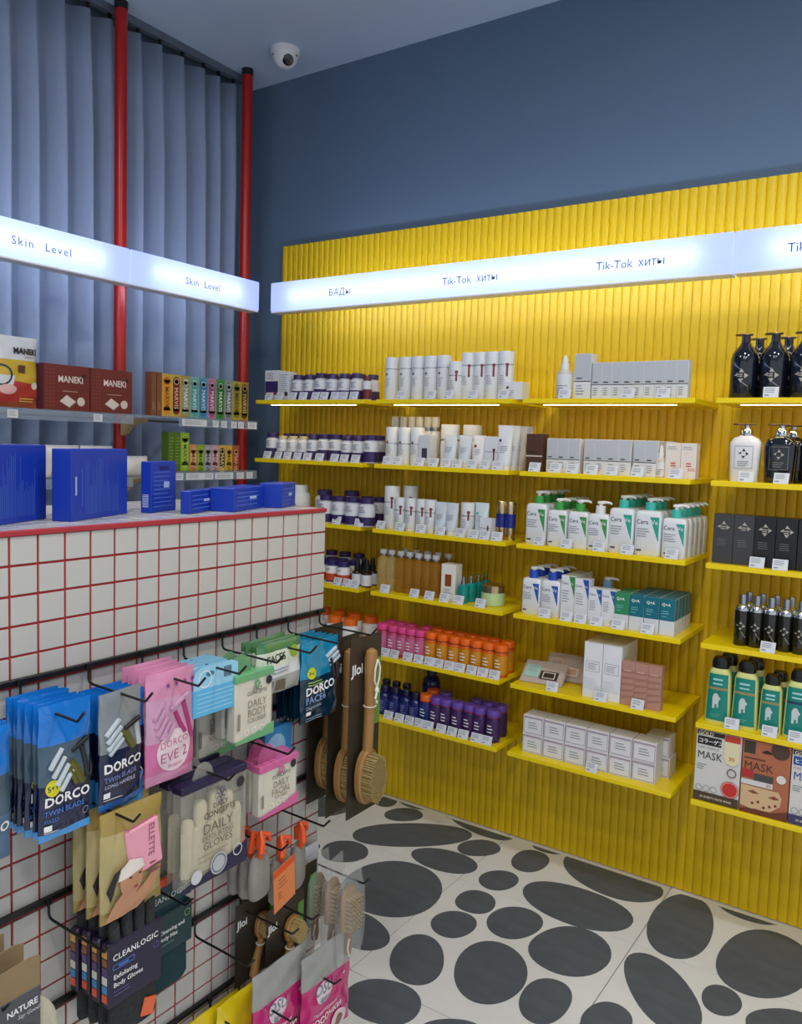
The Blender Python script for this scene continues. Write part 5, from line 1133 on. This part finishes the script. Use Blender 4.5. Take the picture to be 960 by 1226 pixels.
puth(fb, 'face_brush', 'small round bamboo face brush on dark card, rear one', 'brush', (-1.200,1.262,.372), Q, 'face brushes on cards')
puth(fb, 'face_brush', 'small round bamboo face brush on dark card, tilted in front', 'brush', (-1.135,1.285,.375), Q+.05, 'face brushes on cards')
puth([P('card', box(.09,.002,.15,.0005), CARD), P('green_strip', onto(R(.02,.0,.044,.12), lambda a,b: -.001, .0006), GCD), P('white_sheet', onto(R(-.044,.02,.0,.09), lambda a,b: -.001, .0006), C('#5c4a3a'))], 'face_brush', 'dark brush card with green edge behind the orange paper tag', 'card pack', (-1.17,1.385,.43), Q)
puth([P('card', box(.055,.004,.19,.0005), C('#d9d9e0')), P('printed_back', onto(R(-.02,.02,.02,.15), lambda a,b: -.002, .0006), C('#b9bccb'))], 'white_card_pack', 'plain white card hanging left of the bagged nail brushes', 'card pack', (-1.21,1.455,.40), Q)
# nail brushes in clear bags
BAGF = M('crinkled_clear_bag', '#cfd3d2', .08, alpha=.22, noise=0, bump=.5, bscale=30)
def nailbrush():
    p = [S('brush_block', sell([(.024,.007,0),(.028,.009,.006),(.028,.009,.085),(.020,.007,.10)],3,22,(0,0,.065)), BAM, [P('bristles', join(*[xf(lathe([(.0035,0),(.0030,.018)],5), (-.019+.0095*i,-.008,.075+.0105*j), 0, math.radians(90)) for i in range(5) for j in range(8)]), BRI, (), False, None, None, None, 'stuff')]),
         S('brush_handle', tube([(0,0,.068),(.002,0,.05),(.002,0,.02),(0,0,.004)],[.011,.008,.010,.008],12), M('brown_handle','#9a5f2c',.4,noise=.1)), S('cord_loop', tube([(-.01,-.012,.05),(-.018,-.014,.03),(-.012,-.014,.008)],.0022,8), ROPE)]
    bagp = sell([(.045,.004,-.006),(.047,.014,.02),(.047,.021,.09),(.044,.018,.165),(.040,.005,.19),(.036,.0015,.225)],3,24,(0,-.006,0))
    return p + [S('clear_bag', bagp, BAGF)]
nbx = nailbrush()
puth(nbx, 'nail_brush', 'bamboo nail brush in crinkled clear bag, nearest the aisle', 'brush', (-1.115,1.485,.335), Q, 'bagged nail brushes', k=1.0)
puth(nbx, 'nail_brush', 'bamboo nail brush in crinkled clear bag, middle one', 'brush', (-1.163,1.482,.340), Q+.15, 'bagged nail brushes', k=1.0)
puth(nbx, 'nail_brush', 'bamboo nail brush in crinkled clear bag, nearest the tiles', 'brush', (-1.211,1.478,.338), Q-.1, 'bagged nail brushes', k=1.0)
# magenta sock packs
MAG = C('#c2186e', .3); SGR = film('sock_grey_film', '#a9aaa8', .8, .25)
w, h = .170, .225
p, f = bag(w, h, .008, SGR, [('lower_film',film('magenta_film','#c2186e',1.0,.25),0,.150),('top_film',SGR,.150,h)])
p += art([('brand_disc',DISC(-.016,.120,.026,22),C('#e6d4de')),('brand_name',T('OSU',.036,-.018,.118,'CENTER',.8,.25,.02),C('#7d8594')),('brand_sub',T('light',.018,-.014,.098,'CENTER',1,.2,.02),C('#7d8594')),('slogan_print',T('Педикюрные',.0125,-.012,.074,'CENTER',1,0,.005,1,.04),C('#f0c4da')),('product_name',T('НОСОЧКИ',.0205,-.008,.052,'CENTER',1.05,0,.015,1,.04),WINK),('round_photo',DISC(.040,.020,.028,22),C('#e0cdd0')),('heel_print',DISC(.042,.018,.014,14,.018),C('#8a5a4a')),('sparkle',join(PG((.05,.128),(.056,.130),(.062,.128),(.056,.126)),PG((.056,.122),(.0575,.128),(.056,.134),(.0545,.128))),C('#f0c4da'))], f, .0012)
puth(p, 'sock_pack', 'magenta pedicure sock pack, right one below the nail brushes', 'sock pack', (-1.092,1.378,.205), Q, 'magenta sock packs', k=.8)
puth(p, 'sock_pack', 'magenta pedicure sock pack, left one partly behind', 'sock pack', (-1.125,1.262,.215), Q, 'magenta sock packs', k=.85)
YF2 = film('yellow_pack_film', '#e2c81c', 1.0, .3)
p, f = bag(.14, .20, .010, YF2, [('pack_film',YF2,0,.2)])
p += art([('slogan_print',T('лайм',.03,-.02,.09,'CENTER',1,.3,0,1,.5),C('#b39a10'))], f, .0012)
puth(p, 'yellow_pack', 'plain yellow pack left of the magenta sock packs', 'pack', (-1.165,1.185,.195), Q, 'yellow packs')
puth(p, 'yellow_pack', 'yellow pack behind the plain yellow one, lower left', 'pack', (-1.205,1.145,.165), Q, 'yellow packs')
# kraft and grey card pack at the lower left
KRA = M('kraft_card', '#8f7858', .7, noise=.08, nscale=60); GRC = C('#4a4d54', .4); LOOF = M('woven_loofah', '#c4bda8', .95, noise=.2, nscale=120, bump=.6, bscale=200)
p = [P('kraft_header', prism([(-.062,.160),(.062,.160),(.062,.204),(.046,.208),(-.062,.200)],-.022,-.0195), KRA), P('kraft_fold', xf(box(.124,.030,.002), (0,-.008,.159)), KRA), P('grey_panel', box(.124,.004,.17,.001,(0,-.022,-.010)), GRC),
     S('loofah_pad', xf(lathe([(.066,-.012),(.072,-.008),(.072,.008),(.066,.012)],30), (.026,-.002,.075), 0, math.radians(90)), LOOF)]
p += art([('brand_name',T('NATURE',.0130,.033,.136,'CENTER',.95,0,.02,1.0,.02),WINK),('brand_sub',T('Say Good',.0085,.042,.126,'CENTER',1,.3,.01),C('#c9ccd2')),('lime_disc',DISC(.030,.078,.034,26),C('#a4c81e'))], lambda x, z: -.0245)
hang(p, 'loofah_pack', lab('kraft and grey card pack with round loofah at lower left', 'kraft card pack hanging %s behind the front loofah card'), 'loofah pack', [-1.085,-1.140,-1.195], .602, .580, 'kraft loofah packs', k=.85)

# ------------------------------------------------------------------ blue boxes on the counter top
CT = TOPZ + .0013
BLB = M('cobalt_blue_carton', '#1136a8', .4, noise=.03); BLI = C('#4a6ecb', .5)
def bluebox(w, d, h, vertical=True, slot=None, white=False, bars_=True):
    p = [P('carton', box(w, d, h, .0012), BLB)]
    pc = []
    if vertical:
        rn = random.Random(int(w*1e4))
        n = int(w*.62/.0038)
        pc.append(('fine_print', join(*[R(-w*.28+.0038*i, h*.08, -w*.28+.0038*i+.0007*(1+rn.random()), h*(.40+.50*rn.random())) for i in range(n)]), BLI))
        pc.append(('title_print', R(-w*.40+.012, h*.2, -w*.40+.0145, h*.72), BLI))
        pc.append(('hand_slot', R(-w*.45, h*.36, -w*.45+.006, h*.62), C('#9fb0d8')))
    else:
        pc.append(('fine_print', LINES(-w*.42, h*.80, w*.8, max(2, int(h/.011)), .009, .0022), BLI))
        if white: pc.append(('white_mark', R(-w*.02, h*.48, w*.2, h*.60), C('#a9c0ee')))
    p += art(pc, flat(d))
    return p
put(bluebox(.20,.040,.137), 'blue_carton', 'upright blue carton with vertical print cut by the left edge', 'box', (-1.373,.792,CT), math.radians(90+25.6), 'blue cartons on the counter')
put(bluebox(.20,.040,.132), 'blue_carton', 'upright blue carton with vertical print, second from left', 'box', (-1.379,.974,CT), math.radians(90+24), 'blue cartons on the counter')
b3 = bluebox(.100,.025,.107,False,white=True) + [P('hang_slot', onto(R(-.018,.090,.018,.097), flat(.025), .0012), C('#0b1d66')), P('side_barcode', xf(onto(join(*[R(-.008,.012+.0035*i,.006,.0135+.0035*i) for i in range(8)]), flat(.100), .0006), (0,0,0), math.radians(-90)), C('#c6d2f0'))]
put(b3, 'blue_carton', 'small upright blue carton with hang slot and barcode', 'box', (-1.407,1.158,CT), math.radians(90+20), 'blue cartons on the counter')
for k, (w, d, h, x, y, a, lb) in enumerate([(.136,.022,.048,-1.352,1.222,23,'low blue carton lying left of two others'),(.165,.058,.052,-1.351,1.338,20,'low blue carton lying in the middle of three'),(.105,.056,.057,-1.356,1.474,24,'low blue carton lying nearest the counter corner')]):
    put(bluebox(w,d,h,False,white=True), 'blue_carton', lb, 'box', (x,y,CT), math.radians(90+a), 'blue cartons on the counter')
# ------------------------------------------------------------------ goods on the glass shelves
GZ = 1.6272
MAR = M('maroon_carton', '#6e2420', .4, noise=.04)
def maroon():
    w, d, h = .172, .09, .152
    return carton(w, d, h, MAR, [('dot_print', join(*[R(-w/2+.008+.012*i, .012+.012*j, -w/2+.011+.012*i, .016+.012*j) for i in range(3) for j in range(11)]), C('#94534c')), ('brand_name', T('MANEKI',.031,.012,.094,'CENTER',.85,0,.015), C('#e8ddd4')),
        ('cat_mark', DISC(.062,.118,.007), C('#2a1714')), ('pad_print', PG((-.03,.03),(.004,.012),(.030,.032),(-.004,.052)), C('#d9cfc4')), ('pad_shadow', PG((.004,.008),(.030,.028),(.030,.032),(.004,.012)), C('#a3978a')), ('round_print', DISC(.050,.032,.015), C('#d6c8bc')), ('fine_print', LINES(-.02,.066,.06,1,.006,.003), C('#b98a80'))])
mr = maroon()
put(mr, 'pad_box', 'maroon box with white lettered name, nearer the yellow pouch', 'box', (-2.545,1.672,GZ), Q, 'maroon boxes')
put(mr, 'pad_box', 'maroon box with white lettered name, in front of the red pole', 'box', (-2.545,1.848,GZ), Q, 'maroon boxes')
w, h = .16, .225
p, f = bag(w, h, .024, None, [('lower_film',film('red_gold_film','#a8481e',1.0,.25),0,.075),('middle_film',film('gold_film','#c9a72c',1.0,.25),.075,.15),('top_film',film('white_foil','#cfd2d6',1.0,.25),.15,h)])
p += art([('red_swoosh',PG((-.08,.05),(-.03,.085),(.03,.08),(.08,.072),(.08,.03),(-.08,.01)),C('#b03028')),('cup_print',PG((-.08,.055),(-.02,.055),(-.012,.075),(-.008,.1),(-.08,.1)),C('#d8dce0')),('cup_ring',RING(-.05,.10,.034,.006),INK),('pink_plate',DISC(-.03,.056,.028,18,.016),C('#e0b4b0')),('brown_square',R(.002,.11,.026,.134),C('#5c3a22')),('white_badge',DISC(.062,.072,.012),C('#e0d8c8')),('fine_print',LINES(.01,.03,.05,2,.008,.003),C('#e6c860')),('brand_name',T('MANEKI',.026,.030,.170,'CENTER',.9,0,.04),C('#15130f')),('brand_sub',T('JAPAN',.009,.04,.157,'CENTER',1.2),C('#8a4030'))], f, .0014)
put(p, 'coffee_pouch', 'gold and white pouch with cup print at the left image edge', 'pouch', (-2.505,1.482,GZ), Q)
# toothpaste cartons
def paste(face, lab, ink, w=.045, h=.160, d=.04):
    x = w/2
    return carton(w, d, h, C(face,.3), [('oval_label', join(R(-x*.72,.022,x*.72,h-.022), DISC(0,h-.024,x*.72,16), DISC(0,.024,x*.72,16)), C(lab,.3)), ('brand_name', T('MARVIS',.026,-.009,h*.70,'LEFT',.95,0,.01,1.0,math.radians(-90)), C(ink,.4)), ('round_mark', RING(0,h-.026,x*.55,.0025,14), C(ink,.4))])
tp = [('#c9a24a','#d88a1c','#7c3a10'),('#c2a64e','#7a1512','#e6c0a0'),('#a8904a','#8f9a86','#e8e8e0'),('#6fa8a0','#4a9a98','#d8ece8'),('#4a8fa8','#2a76a8','#d4e6f0'),('#b07a98','#8a4a78','#ecd4e4'),('#3f8a4a','#0f6a34','#cfe8d0'),('#8a8c90','#6a6d74','#e6e6e8'),('#a8983a','#8a7a1c','#3a3408'),('#a8842c','#3a3010','#d8b45c')]
names = ['orange','dark red','grey green','turquoise','blue','mauve','deep green','grey','olive','black and gold']
for k, (a, b, c) in enumerate(tp):
    put(paste(a, b, c), 'toothpaste_carton', '%s toothpaste carton standing in the tall row of ten' % names[k], 'box', (-2.515, 2.088+.0455*k+.0, GZ), Q, 'tall toothpaste cartons')
br = carton(.022,.04,.162,C('#7c4a2c',.4),[('fine_print',LINES(-.008,.05,.014,5,.006,.002),C('#b98a60'))])
row_ = [(2.028,'plain brown carton at the left end of the tall toothpaste row'),(2.053,'plain brown carton next to the orange toothpaste')]
for y, lb in row_: put(br, 'toothpaste_carton', lb, 'box', (-2.515, y, GZ), Q, 'brown cartons')
GZ2 = 1.4182
for k, (y, lb) in enumerate([(2.112,'tall green toothpaste carton on the lower glass shelf, left'),(2.142,'tall green toothpaste carton on the lower glass shelf, middle')]):
    put(carton(.029,.04,.150,C('#4c6a1c'),[('fine_print',LINES(-.010,.13,.02,9,.012,.004),C('#7c9a2c'))]), 'toothpaste_carton', lb, 'box', (-2.515,y,GZ2), Q, 'tall green cartons')
put(paste('#86a83a','#a4c04a','#3a5a10',.044,.150), 'toothpaste_carton', 'tall lime toothpaste carton with name on the lower glass shelf', 'box', (-2.515,2.179,GZ2), Q, 'tall green cartons')
tp2 = [('#c98a4a','#d8b48a','#8a4a1c','peach'),('#86a83a','#9cb84a','#3a5a10','lime'),('#9a9ca0','#b4b6ba','#4a4c50','silver'),('#c09aa8','#d4b0bc','#7a4a5c','pale pink'),('#c9a648','#1c1a16','#e0d0a0','black'),('#c9a648','#d8a818','#6a4a08','golden'),('#9a5a2c','#a8482c','#e0b48a','rust')]
for k, (a, b, c, nm) in enumerate(tp2):
    put(paste(a, b, c, .037, .104, .036), 'toothpaste_carton', '%s toothpaste carton in the short row behind the blue boxes' % nm, 'box', (-2.515, 2.223+.0385*k, GZ2), Q, 'short toothpaste cartons')
# white and red packs glimpsed behind the blue boxes
GZ3 = 1.4002
WRP = film('white_red_wrap', '#d8d4d0', 1.0, .3)
for k, (y, z, lb) in enumerate([(1.52,.0,'white and red snack pack behind the leftmost blue carton'),(1.665,.0,'white and red snack pack glimpsed between the two blue cartons'),(1.80,.0,'white snack pack behind the second blue carton'),(1.955,.0,'white snack pack with dark mark beside the wooden bracket')]):
    p, f = bag(.13, .11 if k < 3 else .075, .03, WRP, [('wrap', WRP, 0, .11 if k < 3 else .075)])
    p += art([('red_print', join(PG((-.05,.01),(.05,.03),(.05,.05),(-.05,.03)), DISC(.02,.062,.016)) if k < 3 else RING(.03,.03,.014,.003), C('#b0282c') if k < 3 else INK)], f, .0015)
    put(p, 'snack_pack', lb, 'pack', (-2.52, y, GZ3), Q, 'snack packs on the lower glass shelf')
